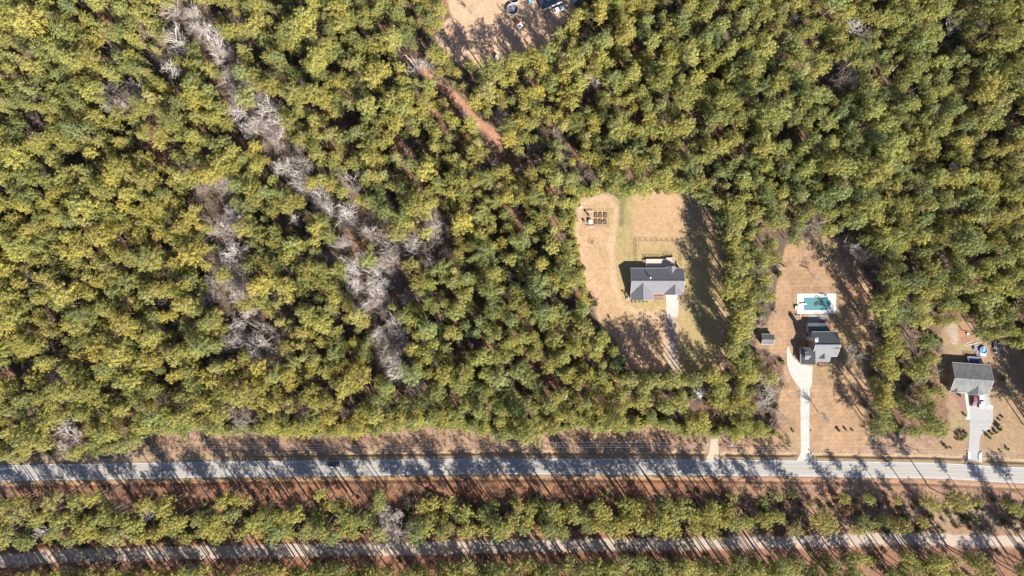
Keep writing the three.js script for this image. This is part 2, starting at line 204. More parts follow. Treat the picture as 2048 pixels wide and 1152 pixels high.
const drive3 = struct('asphalt_driveway', sheet(planPoly([[1939, 786], [1975, 790], [1985.5, 818], [1986, 842], [1980, 858], [1962, 869], [1959.5, 880], [1958, 905], [1962, 923.5], [1934, 922], [1936, 905], [1938, 880], [1939.5, 840]]), 0.06, 0.3, 0.1, 6), M.oldAsphalt);
struct('concrete_walk', sheet(planPoly([[1929, 782], [1962, 786], [1962, 791], [1936, 789], [1937, 812], [1939.5, 815], [1939.5, 839], [1928, 838.5], [1934, 834], [1935, 824], [1932, 808]]), 0.07, 0.3, 0.05, 7), M.whiteConcrete);
struct('concrete_pad', sheet(planPoly([[1972, 811], [1985, 810], [1987, 814], [1985, 819], [1972, 818.5]]), 0.072, 0.3, 0.05, 8), M.concrete);
struct('concrete_path', sheet(planPoly([[1617, 628], [1655, 629], [1655, 650], [1617, 652]]), 0.045, 0.2, 0.05, 9), grainMat(0.26, 0.225, 0.2, 0.9, 3, 0.12, 14));
struct('mulch_bed', sheet(planPoly([[1905, 788], [1914, 800], [1919, 812], [1930, 823], [1933, 815], [1929, 800], [1927, 790]]), 0.035, 0.2, 0.2, 10), grainMat(0.19, 0.10, 0.08, 1, 2, 0.4, 16));
console.log('ground done');

// ------------------------------------------------------------------ trees: prototypes
const up = new THREE.Vector3(0, 1, 0);
function crownGeo(r, h, R, o = {}) {              // clumps of needles along the branches of a pine
  const { base = 0.52, levels = 9, per = 5.5, tris = 21, size = 0.25, domed = 1, clump = 0.68, lean = [0, 0] } = o, pos = [], nor = [];
  const v = new THREE.Vector3(), n = new THREE.Vector3(), t1 = new THREE.Vector3(), t2 = new THREE.Vector3(), sticks = [];
  const lop = r() * 6.28, lopA = 0.12 + r() * 0.22;
  for (let k = 0; k < levels; k++) {
    const f = k / (levels - 1), y = h * (base + (0.97 - base) * Math.pow(f, 0.9)), prof = domed ? Math.sqrt(Math.max(0, 1 - Math.pow(f * 0.96, 2.4))) * (0.62 + 0.38 * sm(0, 0.3, f)) : (1 - f * 0.92), nb = Math.max(3, Math.round(per * (1 - 0.35 * f) + r()));
    const a0 = r() * 6.28;
    for (let b = 0; b < nb; b++) {
      const a = a0 + b / nb * 6.28 + (r() - 0.5) * 0.7, len = Math.max(0.7, R * prof * (0.7 + 0.42 * r()) * (1 + lopA * Math.cos(a - lop))), rise = len * (0.12 + 0.5 * f + 0.2 * r());
      const ex = Math.cos(a) * len, ez = Math.sin(a) * len;
      const cx = lean[0] * f, cz = lean[1] * f; sticks.push([cx, y - 0.3, cz, cx + ex * 0.9, y - 0.3 + rise * 0.8, cz + ez * 0.9]);
      const nc = Math.max(1, Math.round(len / (1.3 * clump)));
      for (let c = 0; c < nc; c++) {
        const s = nc < 2 ? 1 : 0.38 + 0.62 * c / (nc - 1), cr = clump * (0.66 + 0.34 * r()) * (0.65 + 0.12 * R) * (0.85 + 0.25 * s), side = (r() - 0.5) * len * 0.42 * s;
        const px = cx + ex * s - Math.sin(a) * side, pz = cz + ez * s + Math.cos(a) * side, py = y + rise * s + (r() - 0.5) * 0.5;
        for (let q = 0; q < tris; q++) {
          n.set(r() * 2 - 1, r() * 1.6 - 0.4, r() * 2 - 1).normalize(); const rad = cr * Math.pow(r(), 0.2);
          v.set(px + n.x * rad, py + n.y * rad * 0.75, pz + n.z * rad);
          const fn = n.clone().multiplyScalar(0.8).add(t1.set(r() - 0.5, r() - 0.2, r() - 0.5)).normalize();
          t1.set(r() - 0.5, r() - 0.5, r() - 0.5).cross(fn).normalize(); t2.copy(fn).cross(t1);
          const L = size * (0.7 + 0.7 * r()), W = L * (0.55 + 0.3 * r());
          pos.push(v.x - t1.x * L * 0.6 - t2.x * W * 0.5, v.y - t1.y * L * 0.6 - t2.y * W * 0.5, v.z - t1.z * L * 0.6 - t2.z * W * 0.5,
            v.x - t1.x * L * 0.4 + t2.x * W * 0.6, v.y - t1.y * L * 0.4 + t2.y * W * 0.6, v.z - t1.z * L * 0.4 + t2.z * W * 0.6, v.x + t1.x * L, v.y + t1.y * L, v.z + t1.z * L);
                    const m = pos.length; for (let d = 0; d < 3; d++) { const w = pos[m - 6 + d]; pos[m - 6 + d] = pos[m - 3 + d]; pos[m - 3 + d] = w; }
          const sn = n.clone().multiplyScalar(0.7).addScaledVector(fn, 0.4).addScaledVector(up, 0.25).normalize(); for (let d = 0; d < 3; d++) nor.push(sn.x, sn.y, sn.z);
        }
      }
    }
  }
  const g = new THREE.BufferGeometry(); g.setAttribute('position', new THREE.Float32BufferAttribute(pos, 3)); g.setAttribute('normal', new THREE.Float32BufferAttribute(nor, 3));
  return { crown: g, sticks };
}
function trunkGeo(h, r0, sticks, lean = [0, 0]) { const list = [bar([0, -0.3, 0], [lean[0] * 0.3, h * 0.55, lean[1] * 0.3], r0, r0 * 0.62, 6), bar([lean[0] * 0.3, h * 0.55, lean[1] * 0.3], [lean[0], h * 0.95, lean[1]], r0 * 0.62, r0 * 0.14, 5)]; for (const s of sticks) list.push(bar(s.slice(0, 3), s.slice(3), 0.05, 0.02, 3)); return merge(list); }
const leafMat = (r, g, b) => new THREE.MeshPhysicalMaterial({ color: new THREE.Color().setRGB(r, g, b), roughness: 1, specularIntensity: 0.25, transmission: 0.24, thickness: 0 });
const LEAF = [[0.224, 0.2, 0.042], [0.2, 0.192, 0.044], [0.24, 0.208, 0.044], [0.15, 0.16, 0.044], [0.202, 0.186, 0.055]];
const leafMats = LEAF.map((c) => leafMat(...c)), leafWhite = leafMat(1, 1, 1);
const pines = []; { const r = rngOf(11); for (let i = 0; i < 10; i++) { const h = 15.5 + i % 3 * 1.3, R = 2.5 + (i % 4) * 0.36, lean = [(r() - 0.5) * 1.2, (r() - 0.5) * 1.2], c = crownGeo(r, h, R, { base: 0.5 + 0.08 * r(), levels: 8 + i % 3, per: 5 + r(), size: 0.235, domed: i % 5 !== 4, lean }); pines.push({ h, R, crown: c.crown, trunk: trunkGeo(h, 0.2, c.sticks, lean) }); } }
const roadPines = []; { const r = rngOf(23); for (let i = 0; i < 6; i++) { const h = 18 + i % 3 * 0.8, R = 2.6 + (i % 3) * 0.3, lean = [(r() - 0.5) * 1.4, (r() - 0.5) * 1.4], c = crownGeo(r, h, R, { base: 0.64 + 0.06 * r(), levels: 7, per: 4.6 + r(), tris: 20, size: 0.25, clump: 0.7, lean }); roadPines.push({ h, R, crown: c.crown, trunk: trunkGeo(h, 0.25, c.sticks, lean) }); } }
const saplings = []; { const r = rngOf(31); for (let i = 0; i < 4; i++) { const h = 4.5 + i * 0.6, c = crownGeo(r, h, 1.5 + 0.2 * i, { base: 0.08, levels: 6, per: 4, tris: 14, size: 0.3, domed: 0 }); saplings.push({ h, crown: c.crown }); } }
function bareGeo(r, h, R) {
  const list = [], trunk = []; const grow = (p, d, len, rad, lv) => {
    const q = p.clone().addScaledVector(d, len); (lv ? list : trunk).push(bar(p.toArray(), q.toArray(), rad, rad * 0.62, lv < 2 ? 5 : 3));
    if (lv >= 3) return; const n = lv === 0 ? 8 : lv === 1 ? 5 : 4;
    for (let i = 0; i < n; i++) { const s = lv === 0 ? 0.55 + 0.45 * (i + r()) / n : 0.35 + 0.65 * (i + r()) / n, o = p.clone().addScaledVector(d, len * s); const a = r() * 6.28, sp = lv === 0 ? 0.75 : 0.7; const e = new THREE.Vector3(Math.cos(a), 0, Math.sin(a)).multiplyScalar(sp + r() * 0.35).addScaledVector(d, 0.75).add(new THREE.Vector3(0, 0.22, 0)).normalize(); grow(o, e, (lv === 0 ? R * 1.05 : len * (0.52 + 0.2 * r())), rad * (lv === 0 ? 0.5 : 0.6), lv + 1); }
  };
  grow(new THREE.Vector3(0, -0.2, 0), new THREE.Vector3((r() - 0.5) * 0.12, 1, (r() - 0.5) * 0.12).normalize(), h * 0.62, 0.18, 0);
  return { trunk: merge(trunk), crown: merge(list) };
}
const bares = []; { const r = rngOf(41); for (let i = 0; i < 6; i++) bares.push({ h: 12 + i % 3, ...bareGeo(r, 12 + i % 3 * 1.2, 3.2 + (i % 3) * 0.5) }); }
const paleMats = [grainMat(0.60, 0.53, 0.48, 1, 2, 0.15, 12), grainMat(0.38, 0.32, 0.275, 1, 2, 0.15, 12), grainMat(0.25, 0.195, 0.16, 1, 2, 0.15, 12)];
function bushGeo(r, R, h, n, size) {
  const pos = [], nor = [], lobes = []; for (let i = 0; i < 7; i++) lobes.push([(r() - 0.5) * R * 1.1, h * (0.3 + 0.45 * r()), (r() - 0.5) * R * 1.1, R * (0.4 + 0.25 * r())]);
  const v = new THREE.Vector3(), f = new THREE.Vector3(), a = new THREE.Vector3(), b = new THREE.Vector3();
  for (let i = 0; i < n; i++) { const l = lobes[i % 7]; f.set(r() * 2 - 1, r() * 1.8 - 0.7, r() * 2 - 1).normalize(); const q = l[3] * Math.pow(r(), 0.4); v.set(l[0] + f.x * q, Math.max(0.05, l[1] + f.y * q * h / R * 0.7), l[2] + f.z * q); f.add(a.set(r() - 0.5, r() - 0.3, r() - 0.5)).normalize(); a.set(r() - 0.5, r() - 0.5, r() - 0.5).cross(f).normalize(); b.copy(f).cross(a); const L = size * (0.7 + 0.6 * r()); for (const [x, y] of [[-0.6, -0.5], [0.9, 0], [-0.5, 0.6]]) { pos.push(v.x + (a.x * x + b.x * y) * L, v.y + (a.y * x + b.y * y) * L, v.z + (a.z * x + b.z * y) * L); nor.push(f.x, f.y, f.z); } }
  const g = new THREE.BufferGeometry(); g.setAttribute('position', new THREE.Float32BufferAttribute(pos, 3)); g.setAttribute('normal', new THREE.Float32BufferAttribute(nor, 3)); return g;
}
console.log('tree prototypes', pines.map((p) => p.crown.attributes.position.count / 3).join(' '), 'road', roadPines.map((p) => p.crown.attributes.position.count / 3).join(' '), 'bare', bares.map((p) => p.crown.attributes.position.count / 3).join(' '));

// ------------------------------------------------------------------ trees: where they stand
const seenAt = (x, z, h) => [1024 + x / S * H / (H - h), 576 + z / S * H / (H - h)];
const inSpot = (list, px, py, grow = 1) => list.some(([a, b, r]) => (px - a) ** 2 + (py - b) ** 2 < (r * grow) ** 2);
const rt = rngOf(101), forest = [], edgePines = [];
const houses = [[1315, 567, 66], [1640, 690, 48], [1945, 760, 62], [1040, 20, 30]];
function place(px, py, opt = {}) {                // px, py: middle of the crown over the canopy
  const k = Math.floor(rt() * 1000), s = (opt.s ?? 1) * (0.84 + 0.34 * rt()), proto = opt.set ? opt.set[k % opt.set.length] : pines[k % pines.length], h = proto.h * s * 0.82;
  return { x: X(px, h), z: Z(py, h), s, proto, turn: rt() * 6.283, sy: 0.92 + 0.16 * rt(), tone: k };
}
{ // the wood north of the road
  const step = 19.8;
  for (let j = -6; j * step * 0.87 < 1000; j++) for (let i = -6; i * step < 2048 + 180; i++) {
    const px = i * step + (j & 1 ? step / 2 : 0) + (rt() - 0.5) * 19, py = j * step * 0.87 + (rt() - 0.5) * 18, drop = rt(), sc = rt(), big = rt();
    if (py > woodEdge(px) - 13) continue;
    if (bareSpots.some(([a, b, q]) => Math.hypot(px - a, py - b) < q * 0.95 + 12) && big < 0.93 || inSpot(darkGaps, px, py, 1.1)) continue;
    const d1 = polyDist(lawn1, px, py), d2 = polyDist(lawn2, px, py), d3 = polyDist(lawn3, px, py), d4 = polyDist(sandLot, px, py), dc = lineDist(clayPath, px, py);
    if (d1 < (px > 1380 ? 5 : 12) || d2 < (px > 1690 ? 15 : 13) || d3 < 10 || d4 < 12 || dc < 14) continue;
    let dens = px < 1000 ? 0.84 : 0.88; if (px > 1750 && px < 1900 && py > 640) dens = 0.5; if (px > 1890 && py > 600 && py < 720) dens = 0.75; if (px < 900 && py > 560 && py < 860) dens = 0.84;
    if (fbm(px * 0.02, py * 0.02 + 50, 2) > 0.66) dens -= 0.25;
    if (drop > dens) continue;
    const near = Math.min(d1, d2, d3, d4), t = place(px, py, { s: (0.64 + 0.4 * sc) * (big > 0.92 ? 1.42 : 1) });
    if (near < 15 && px < 2060 && py > -10) { t.zone = d1 === near ? 1 : d2 === near ? 2 : d3 === near ? 3 : 4; edgePines.push(t); } else forest.push(t);
  }
  for (const [px, py] of [[1905, 640], [1962, 664], [1986, 668], [2018, 662], [2036, 676], [1880, 786], [1857, 828], [1881, 862]]) edgePines.push({ ...place(px, py, { s: 0.9 }), zone: 3 });
  const add = (px, py, zone, s) => edgePines.push({ ...place(px + (rt() - 0.5) * 10, py + (rt() - 0.5) * 10, { set: roadPines, s }), zone });
  for (let x = 1250; x < 1455; x += 16) add(x, 752 + 10 * rt(), 1, 0.95); for (let y = 400; y < 740; y += 19) add(1468 + 6 * rt() - (y < 480 ? (480 - y) * 0.45 : 0), y, 1, 0.98);
  for (let y = 505; y < 850; y += 20) add(1772 + 6 * rt() - (y > 780 ? 12 : 0), y, 2, 0.95); for (const [x, y] of [[985, 150], [1005, 146], [1030, 128], [1048, 118], [1070, 118], [1092, 112], [1060, 104], [1108, 92], [1122, 70], [960, 150], [972, 130], [1002, 124], [944, 134], [1030, 118]]) add(x, y, 4, 0.95);
  for (const [px, py] of [[2090, 770], [2105, 800], [2095, 850], [2118, 880], [2125, 830]]) forest.push(place(px + 10, py));
}
const belt = [], southBelt = [];
{ // between the road and the dirt road, and south of it
  for (let px = -40; px < 1470; px += 21) for (let row = 0; row < 3; row++) {
    const x = px + (rt() - 0.5) * 17 + row * 8, top = (x < 512 ? 994 : 1004), bot = trackMid(x) - 25, y = top + (bot - top) * (row + 0.5 + (rt() - 0.5) * 0.8) / 3, keep = rt();
    if (inSpot(bareSpots, x, y, 1) || keep > (row === 0 ? 0.6 : 0.95) || y > bot + 3) continue; belt.push(place(x, y, { set: roadPines, s: 0.98 + 0.12 * rt() }));
  }
  for (const [x, y, s] of [[1462, 993, 0.85], [1494, 1042, 0.95], [1555, 990, 0.95], [1592, 987, 0.9], [1559, 1033, 1], [1590, 1062, 0.8], [1651, 1048, 1.15], [1693, 999, 0.9], [1738, 996, 0.9], [1792, 999, 0.75], [1864, 1007, 1.0], [1919, 1004, 1.15], [1957, 1002, 0.85], [1732, 1048, 0.9], [1772, 1045, 0.95], [1807, 1051, 0.9], [1847, 1045, 0.9], [1715, 1065, 0.7], [2020, 1010, 1], [2037, 1019, 0.9], [1528, 1040, 0.9], [1530, 1000, 0.8], [1620, 1010, 0.7], [756, 994, 0.9], [640, 992, 0.8], [2070, 1000, 1], [2100, 1020, 1]]) belt.push(place(x, y, { set: s > 0.88 ? pines : roadPines, s: s * (x > 1850 ? 0.95 : x > 1500 ? 1.02 : 1.05) }));
  for (let px = -90; px < 2170; px += 21) for (let row = 0; row < 6; row++) {
    const x = px + (rt() - 0.5) * 15 + row * 7, y = trackMid(x) + 42 + row * 16 + (rt() - 0.5) * 14, keep = rt(); if (keep > (row < 3 ? 0.9 : 0.55) * (x > 1740 ? (x > 1860 && x < 1960 || x > 2040 ? 0.8 : 0.35) : 1)) continue;
    southBelt.push(place(x, y, { set: row > 3 ? pines : roadPines, s: 1.0 + 0.12 * rt() }));
  }
}
// individuals
function pineThing(t, label, group) {
  const o = thing('pine_tree', label, 'pine tree', t.x, 0, t.z, t.turn, group); o.scale.set(t.s, t.s * t.sy, t.s);
  part(o, 'trunk', t.proto.trunk, M.bark); part(o, 'crown', t.proto.crown, leafMats[t.tone % leafMats.length]); return o;
}
const zoneText = { 1: ['pine at the edge of the tan lawn around the long grey house', 'pines round the long grey house'], 2: ['pine at the edge of the mown lawn around the house with the teal pool', 'pines round the pool house lawn'], 3: ['pine at the edge of the yard around the brick house', 'pines round the brick house yard'], 4: ['pine at the edge of the pale sandy lot at the top', 'pines round the sandy lot'] };
const sideOf = (t) => { const [px, py] = seenAt(t.x, t.z, 14); return t.zone === 1 ? (py > 735 ? 'bottom' : py < 400 ? 'top' : px < 1300 ? 'left' : 'right') : t.zone === 2 ? (px < 1600 ? 'left' : px > 1700 ? 'right' : 'top') : null; };
for (const t of edgePines) { const [label, group] = zoneText[t.zone], side = sideOf(t); pineThing(t, side ? label.replace('at the edge', `at the ${side} edge`) : label, side ? `${group}, ${side} edge` : group); }
const reaches = [[372, 'left of the crossing power lines'], [742, 'below the dark car'], [1112, 'right of the grey leafless clump'], [1420, 'left of the gravel drive mouth'], [1600, 'facing the gravel drive'], [1860, 'facing the concrete driveway'], [9999, 'facing the asphalt driveway']];
for (const t of belt) { const px = seenAt(t.x, t.z, 14)[0], [, where] = reaches.find(([x]) => px < x); pineThing(t, `pine in the belt between the two roads, ${where}`, `belt pines ${where}`); }
console.log('individual pines', edgePines.length, belt.length, 'forest', forest.length, 'south', southBelt.length);
function mass(name, label, category, sets) {     // one object of kind stuff: [part name, geometry, material, places]
  const g = new THREE.Group(); g.name = numbered(name); tag(g, label, category, null, 'stuff'); scene.add(g);
  const m4 = new THREE.Matrix4(), q = new THREE.Quaternion(), p = new THREE.Vector3(), s = new THREE.Vector3(), col = new THREE.Color();
  for (const [pn, geo, material, list] of sets) {
    if (!list.length) continue; const im = new THREE.InstancedMesh(geo, material, list.length); im.name = pn; im.userData.kind = 'stuff'; im.castShadow = im.receiveShadow = true;
    list.forEach((t, i) => { q.setFromAxisAngle(up, t.turn); im.setMatrixAt(i, m4.compose(p.set(t.x, t.y ?? 0, t.z), q, s.set(t.s, t.s * (t.sy ?? 1), t.s))); if (t.color) im.setColorAt(i, col.setRGB(...t.color)); }); g.add(im);
  }
  return g;
}
const tint = (t) => { const a = LEAF[t.tone % LEAF.length], n = fbm(t.x * 0.012 + 5, t.z * 0.012, 2), k = 0.72 + 0.5 * rt(), y = (n - 0.5) * 0.34 + (rt() - 0.5) * 0.2; return [a[0] * k * (1 + y), a[1] * k * (1 + y * 0.35), a[2] * k * (1 - y * 0.4)]; };
for (const t of [...forest, ...southBelt]) t.color = tint(t);
mass('pine_forest', 'dense pine canopy covering the land north of the road', 'pine forest', pines.flatMap((p) => { const l = forest.filter((t) => t.proto === p); return [['crown', p.crown, leafWhite, l], ['trunk', p.trunk, M.bark, l.map((t) => ({ ...t, color: null }))]]; }));
mass('pine_belt', 'dark pine wood along the bottom edge south of the dirt road', 'pine wood', [...roadPines, ...pines].flatMap((p) => { const l = southBelt.filter((t) => t.proto === p); return [['crown', p.crown, leafWhite, l], ['trunk', p.trunk, M.bark, l.map((t) => ({ ...t, color: null }))]]; }));

// leafless trees
{
  let k = 0; const area = (px, py) => px < 680 && py < 300 ? 1 : px < 640 && py < 900 ? 2 : px < 960 && py > 340 && py < 800 ? 3 : py > 1000 ? 4 : px > 1400 ? 5 : 6;
  const text = { 1: ['pale leafless tree in the grey belt through the upper left woods', 'leafless trees, upper left'], 2: ['pale leafless tree in the grey belt down the left middle woods', 'leafless trees, left middle'], 3: ['pale leafless tree in the brown belt through the middle woods', 'leafless trees, middle'], 4: ['grey leafless tree in the belt south of the paved road', 'leafless trees south of the road'], 5: ['single grey leafless tree among the pines of the right hand woods', 'leafless trees in the right hand woods'], 6: ['small grey leafless tree between the pines near the red clay path', 'leafless trees near the clay path'] };
  const rb = rngOf(77);
  const add = (px, py, s, label, group, m = 0) => { const p = bares[k++ % bares.length], h = p.h * s * 0.75, o = thing('bare_tree', label, 'leafless tree', X(px, h), 0, Z(py, h), rb() * 6.28, group); o.scale.set(s, s * (0.9 + 0.15 * rb()), s); part(o, 'trunk', p.trunk, paleMats[m]); part(o, 'branches', p.crown, paleMats[m]); };
  for (const [px, py, r] of bareSpots) { const n = Math.max(1, Math.round(r * r / 150)); for (let i = 0; i < n; i++) { const a = rb() * 6.28, d = n === 1 ? 0 : r * 1.2 * Math.sqrt(rb()), qx = px + Math.cos(a) * d, qy = py + Math.sin(a) * d; add(qx, qy, n === 1 ? clamp(r / 13, 0.6, 1.1) : 0.75 + 0.4 * rb(), ...text[area(px, py)], rb() < 0.45 ? 0 : rb() < 0.65 ? 1 : 2); } }
  for (let i = 0, n = 0; i < 400 && n < 40; i++) { const px = 20 + rb() * 2000, py = 20 + rb() * 820; if (polyDist(lawn1, px, py) < 14 || polyDist(lawn2, px, py) < 14 || polyDist(lawn3, px, py) < 30 || polyDist(sandLot, px, py) < 10 || forest.some((t) => { const q = seenAt(t.x, t.z, 13); return Math.hypot(q[0] - px, q[1] - py) < 14; })) continue; n++; add(px, py, 0.6 + 0.3 * rb(), 'thin leafless tree standing alone in a small gap of the pine canopy', 'lone leafless trees in canopy gaps', rb() < 0.5 ? 1 : 2); }
  for (const [px, py, s, label] of [[1708, 706, 0.95, 'bare grey tree right of the house with the teal pool'], [1718, 754, 0.7, 'bare brownish tree on the shaded lawn below the pool house'], [1653, 832, 0.75, 'bare tree right of the straight concrete driveway'], [1571, 829, 0.8, 'bare tree left of the straight concrete driveway'], [1580, 790, 0.45, 'small bare tree left of the driveway bend'], [1640, 555, 0.6, 'bare tree on the lawn above the teal pool'], [1196, 497, 0.35, 'little bare tree on the tan lawn below the garden beds'], [1372, 607, 0.35, 'small bare shrub beside the driveway of the long grey house'], [940, 18, 0.5, 'bare tree on the pale sandy lot at the top']]) add(px, py, s, label, undefined, 1);
}

// undergrowth
{
  const r = rngOf(55), evergreen = [bushGeo(r, 1.6, 2.2, 170, 0.36), bushGeo(r, 1.3, 1.8, 150, 0.34), bushGeo(r, 2.0, 3.2, 220, 0.4)], twigs = [0, 1, 2].map(() => { const l = []; for (let i = 0; i < 46; i++) { const a = r() * 6.28, t = 0.35 + r() * 0.7, L = 1 + r() * 1.6; l.push(bar([0, 0.1, 0], [Math.cos(a) * t * L, L, Math.sin(a) * t * L], 0.035, 0.012, 3)); const o = 0.6 * L; l.push(bar([Math.cos(a) * t * o, o, Math.sin(a) * t * o], [Math.cos(a + 0.6) * t * L * 0.9, L * 1.05, Math.sin(a + 0.6) * t * L * 0.9], 0.022, 0.01, 3)); } return merge(l); });
  const E = [[], [], []], T = [[], [], []], B = [[], [], []], P = [[], [], [], []];
  const clear = (px, py) => py < woodEdge(px) - 20 && polyDist(lawn1, px, py) > -2 && polyDist(lawn2, px, py) > -2 && polyDist(lawn3, px, py) > 4 && polyDist(sandLot, px, py) > 2 && lineDist(clayPath, px, py) > 9;
  for (let i = 0; i < 5200; i++) { const px = -120 + r() * 2300, py = -120 + r() * 1020, k = i % 3, q = r(), t = { x: X(px), z: Z(py), s: 0.7 + r() * 0.9, turn: r() * 6.28 }; if (!clear(px, py)) continue; if (q < 0.42) { const g = 0.7 + 0.6 * r(); t.color = r() < 0.3 ? [0.13 * g, 0.085 * g, 0.04 * g] : [0.065 * g, 0.08 * g, 0.025 * g]; E[k].push(t); } else { const g = 0.6 + 0.7 * r(); t.color = [0.30 * g, 0.235 * g, 0.20 * g]; t.s *= 1.15; T[k].push(t); } }
  for (const [a, b, R] of bareSpots) for (let i = 0; i < R * R / 55; i++) { const an = r() * 6.28, d = R * Math.sqrt(r()); const px = a + Math.cos(an) * d, py = b + Math.sin(an) * d, g = 0.8 + 0.5 * r(); if (py > 920 || !clear(px, py)) continue; T[i % 3].push({ x: X(px, 2), z: Z(py, 2), s: 1 + r(), turn: r() * 6.28, color: [0.30 * g, 0.225 * g, 0.165 * g] }); }
  for (let i = 0; i < 1500; i++) { const px = -100 + r() * 2250, py = roadMid(px) + 48 + r() * (i & 1 ? 90 : 190), g = 0.7 + 0.6 * r(); if (Math.abs(py - trackMid(px)) < 17 || py > trackMid(px) + 90 || py < roadMid(px) + 62 && i % 3) continue; const t = { x: X(px), z: Z(py), s: 0.5 + 0.8 * r(), turn: r() * 6.28 }; if (r() < 0.55) { t.color = r() < 0.5 ? [0.15 * g, 0.08 * g, 0.04 * g] : [0.06 * g, 0.075 * g, 0.025 * g]; E[i % 3].push(t); } else { t.color = [0.25 * g, 0.18 * g, 0.15 * g]; T[i % 3].push(t); } }
  for (let i = 0; i < 900; i++) { const px = 250 + r() * 1330, py = woodEdge(px) - 12 + r() * (roadMid(px) - 32 - woodEdge(px) + 8), g = 0.8 + 0.5 * r(); if (Math.abs(px - 1428) < 14 || py > roadMid(px) - 34) continue; B[i % 3].push({ x: X(px), z: Z(py), s: 0.25 + 0.4 * r(), turn: r() * 6.28, color: [0.36 * g, 0.22 * g, 0.14 * g] }); }
  for (let i = 0; i < 420; i++) { const px = 180 + r() * 1370, py = woodEdge(px) - 13 - r() * 16, g = 0.85 + 0.4 * r(); P[i % 4].push({ x: X(px, 3), z: Z(py, 3), s: 0.6 + 0.6 * r(), turn: r() * 6.28, color: [0.15 * g, 0.15 * g, 0.04 * g] }); }
  for (const [poly, n] of [[lawn1, 260]]) for (let i = 0; i < n; i++) { const a = Math.floor(r() * poly.length), b = (a + 1) % poly.length, f = r(), px0 = poly[a][0] + (poly[b][0] - poly[a][0]) * f, py0 = poly[a][1] + (poly[b][1] - poly[a][1]) * f; if (px0 > 1385 || py0 > 520 && px0 > 1180) continue; const dx = px0 - 1310, dy = py0 - 560, L = Math.hypot(dx, dy), o = 4 + r() * 9, g = 0.9 + 0.4 * r(); P[i % 4].push({ x: X(px0 + dx / L * o), z: Z(py0 + dy / L * o), s: 0.45 + 0.6 * r(), turn: r() * 6.28, color: [0.17 * g, 0.16 * g, 0.035 * g] }); }
  const white = mat(1, 1, 1, 1);
  mass('undergrowth', 'green and rust coloured shrubs growing under the pines', 'undergrowth', E.map((l, i) => ['foliage', evergreen[i], leafWhite, l]));
  mass('leafless_brush', 'grey brown leafless brush on the woodland floor', 'brush', T.map((l, i) => ['twigs', twigs[i], white, l]));
  mass('roadside_brush', 'dry rust coloured brush on the verge above the road', 'brush', B.map((l, i) => ['twigs', twigs[i], white, l]));
  mass('young_pines', 'thicket of young pale green pines along the forest margin', 'young pines', P.map((l, i) => ['foliage', saplings[i].crown, leafWhite, l]));
}
console.log('trees done');

// ------------------------------------------------------------------ houses
function pent(hw, eave, rise, len) { const s = new THREE.Shape([[-hw, 0], [hw, 0], [hw, eave], [0, eave + rise], [-hw, eave]].map((p) => new THREE.Vector2(...p))); const g = new THREE.ExtrudeGeometry(s, { depth: len, bevelEnabled: false }); g.translate(0, 0, -len / 2); return g; }
// a gabled block: cx, cz its middle, along 'x' or 'z', len along the ridge, half its half width, eave and rise of the wall top
function gable(o, { cx, cz, along, len, half, eave, rise, over = 0.4, ends = [0.35, 0.35], roof, wall, cap = true }) {
  const w = pent(half, eave, rise, len); if (along === 'x') w.rotateY(Math.PI / 2); w.translate(cx, 0, cz); part(o, 'wall', w, wall);
  const m = rise / half, t = 0.2, ry = eave + rise + t, ey = ry - m * (half + over), e0 = -len / 2 - ends[0], e1 = len / 2 + ends[1];
  for (const s of [-1, 1]) { const P = (a, b, y) => along === 'x' ? [cx + a, y, cz + b] : [cx + b, y, cz + a]; part(o, 'roof_slope', slab([P(e0, 0, ry), P(e1, 0, ry), P(e1, s * (half + over), ey), P(e0, s * (half + over), ey)], 0.17), roof);
    part(o, 'gutter', along === 'x' ? bx(e1 - e0, 0.14, 0.12, cx + (e0 + e1) / 2, ey - 0.12, cz + s * (half + over + 0.065)) : bx(0.12, 0.14, e1 - e0, cx + s * (half + over + 0.065), ey - 0.12, cz + (e0 + e1) / 2), M.trim);
    for (const e of [e0 - 0.03, e1 + 0.03]) part(o, 'rake_board', slab([P(e - 0.03, 0, ry - 0.005), P(e + 0.03, 0, ry - 0.005), P(e + 0.03, s * (half + over), ey - 0.005), P(e - 0.03, s * (half + over), ey - 0.005)], 0.2), M.trim); }
  if (cap) part(o, 'ridge_cap', along === 'x' ? bx(e1 - e0 - 0.02, 0.03, 0.26, cx + (e0 + e1) / 2, ry + 0.01, cz) : bx(0.26, 0.03, e1 - e0 - 0.02, cx, ry + 0.01, cz + (e0 + e1) / 2), M.ridge);
}
function windowOn(o, x, y, z, w, h, face) { const dx = face === 'w' ? -1 : face === 'e' ? 1 : 0, dz = face === 'n' ? -1 : face === 's' ? 1 : 0, f = part(o, 'window', dx ? bx(0.06, h, w, x + dx * 0.03, y, z) : bx(w, h, 0.06, x, y, z + dz * 0.03), M.trim); part(f, 'pane', dx ? bx(0.03, h - 0.2, w - 0.2, x + dx * 0.07, y, z) : bx(w - 0.2, h - 0.2, 0.03, x, y, z + dz * 0.07), M.glass); }
function doorOn(o, name, x, y, z, w, h, face, m) { const dx = face === 'w' ? -1 : face === 'e' ? 1 : 0, dz = face === 'n' ? -1 : face === 's' ? 1 : 0; const d = part(o, name, dx ? bx(0.08, h, w, x + dx * 0.04, y + h / 2, z) : bx(w, h, 0.08, x, y + h / 2, z + dz * 0.04), m); return d; }
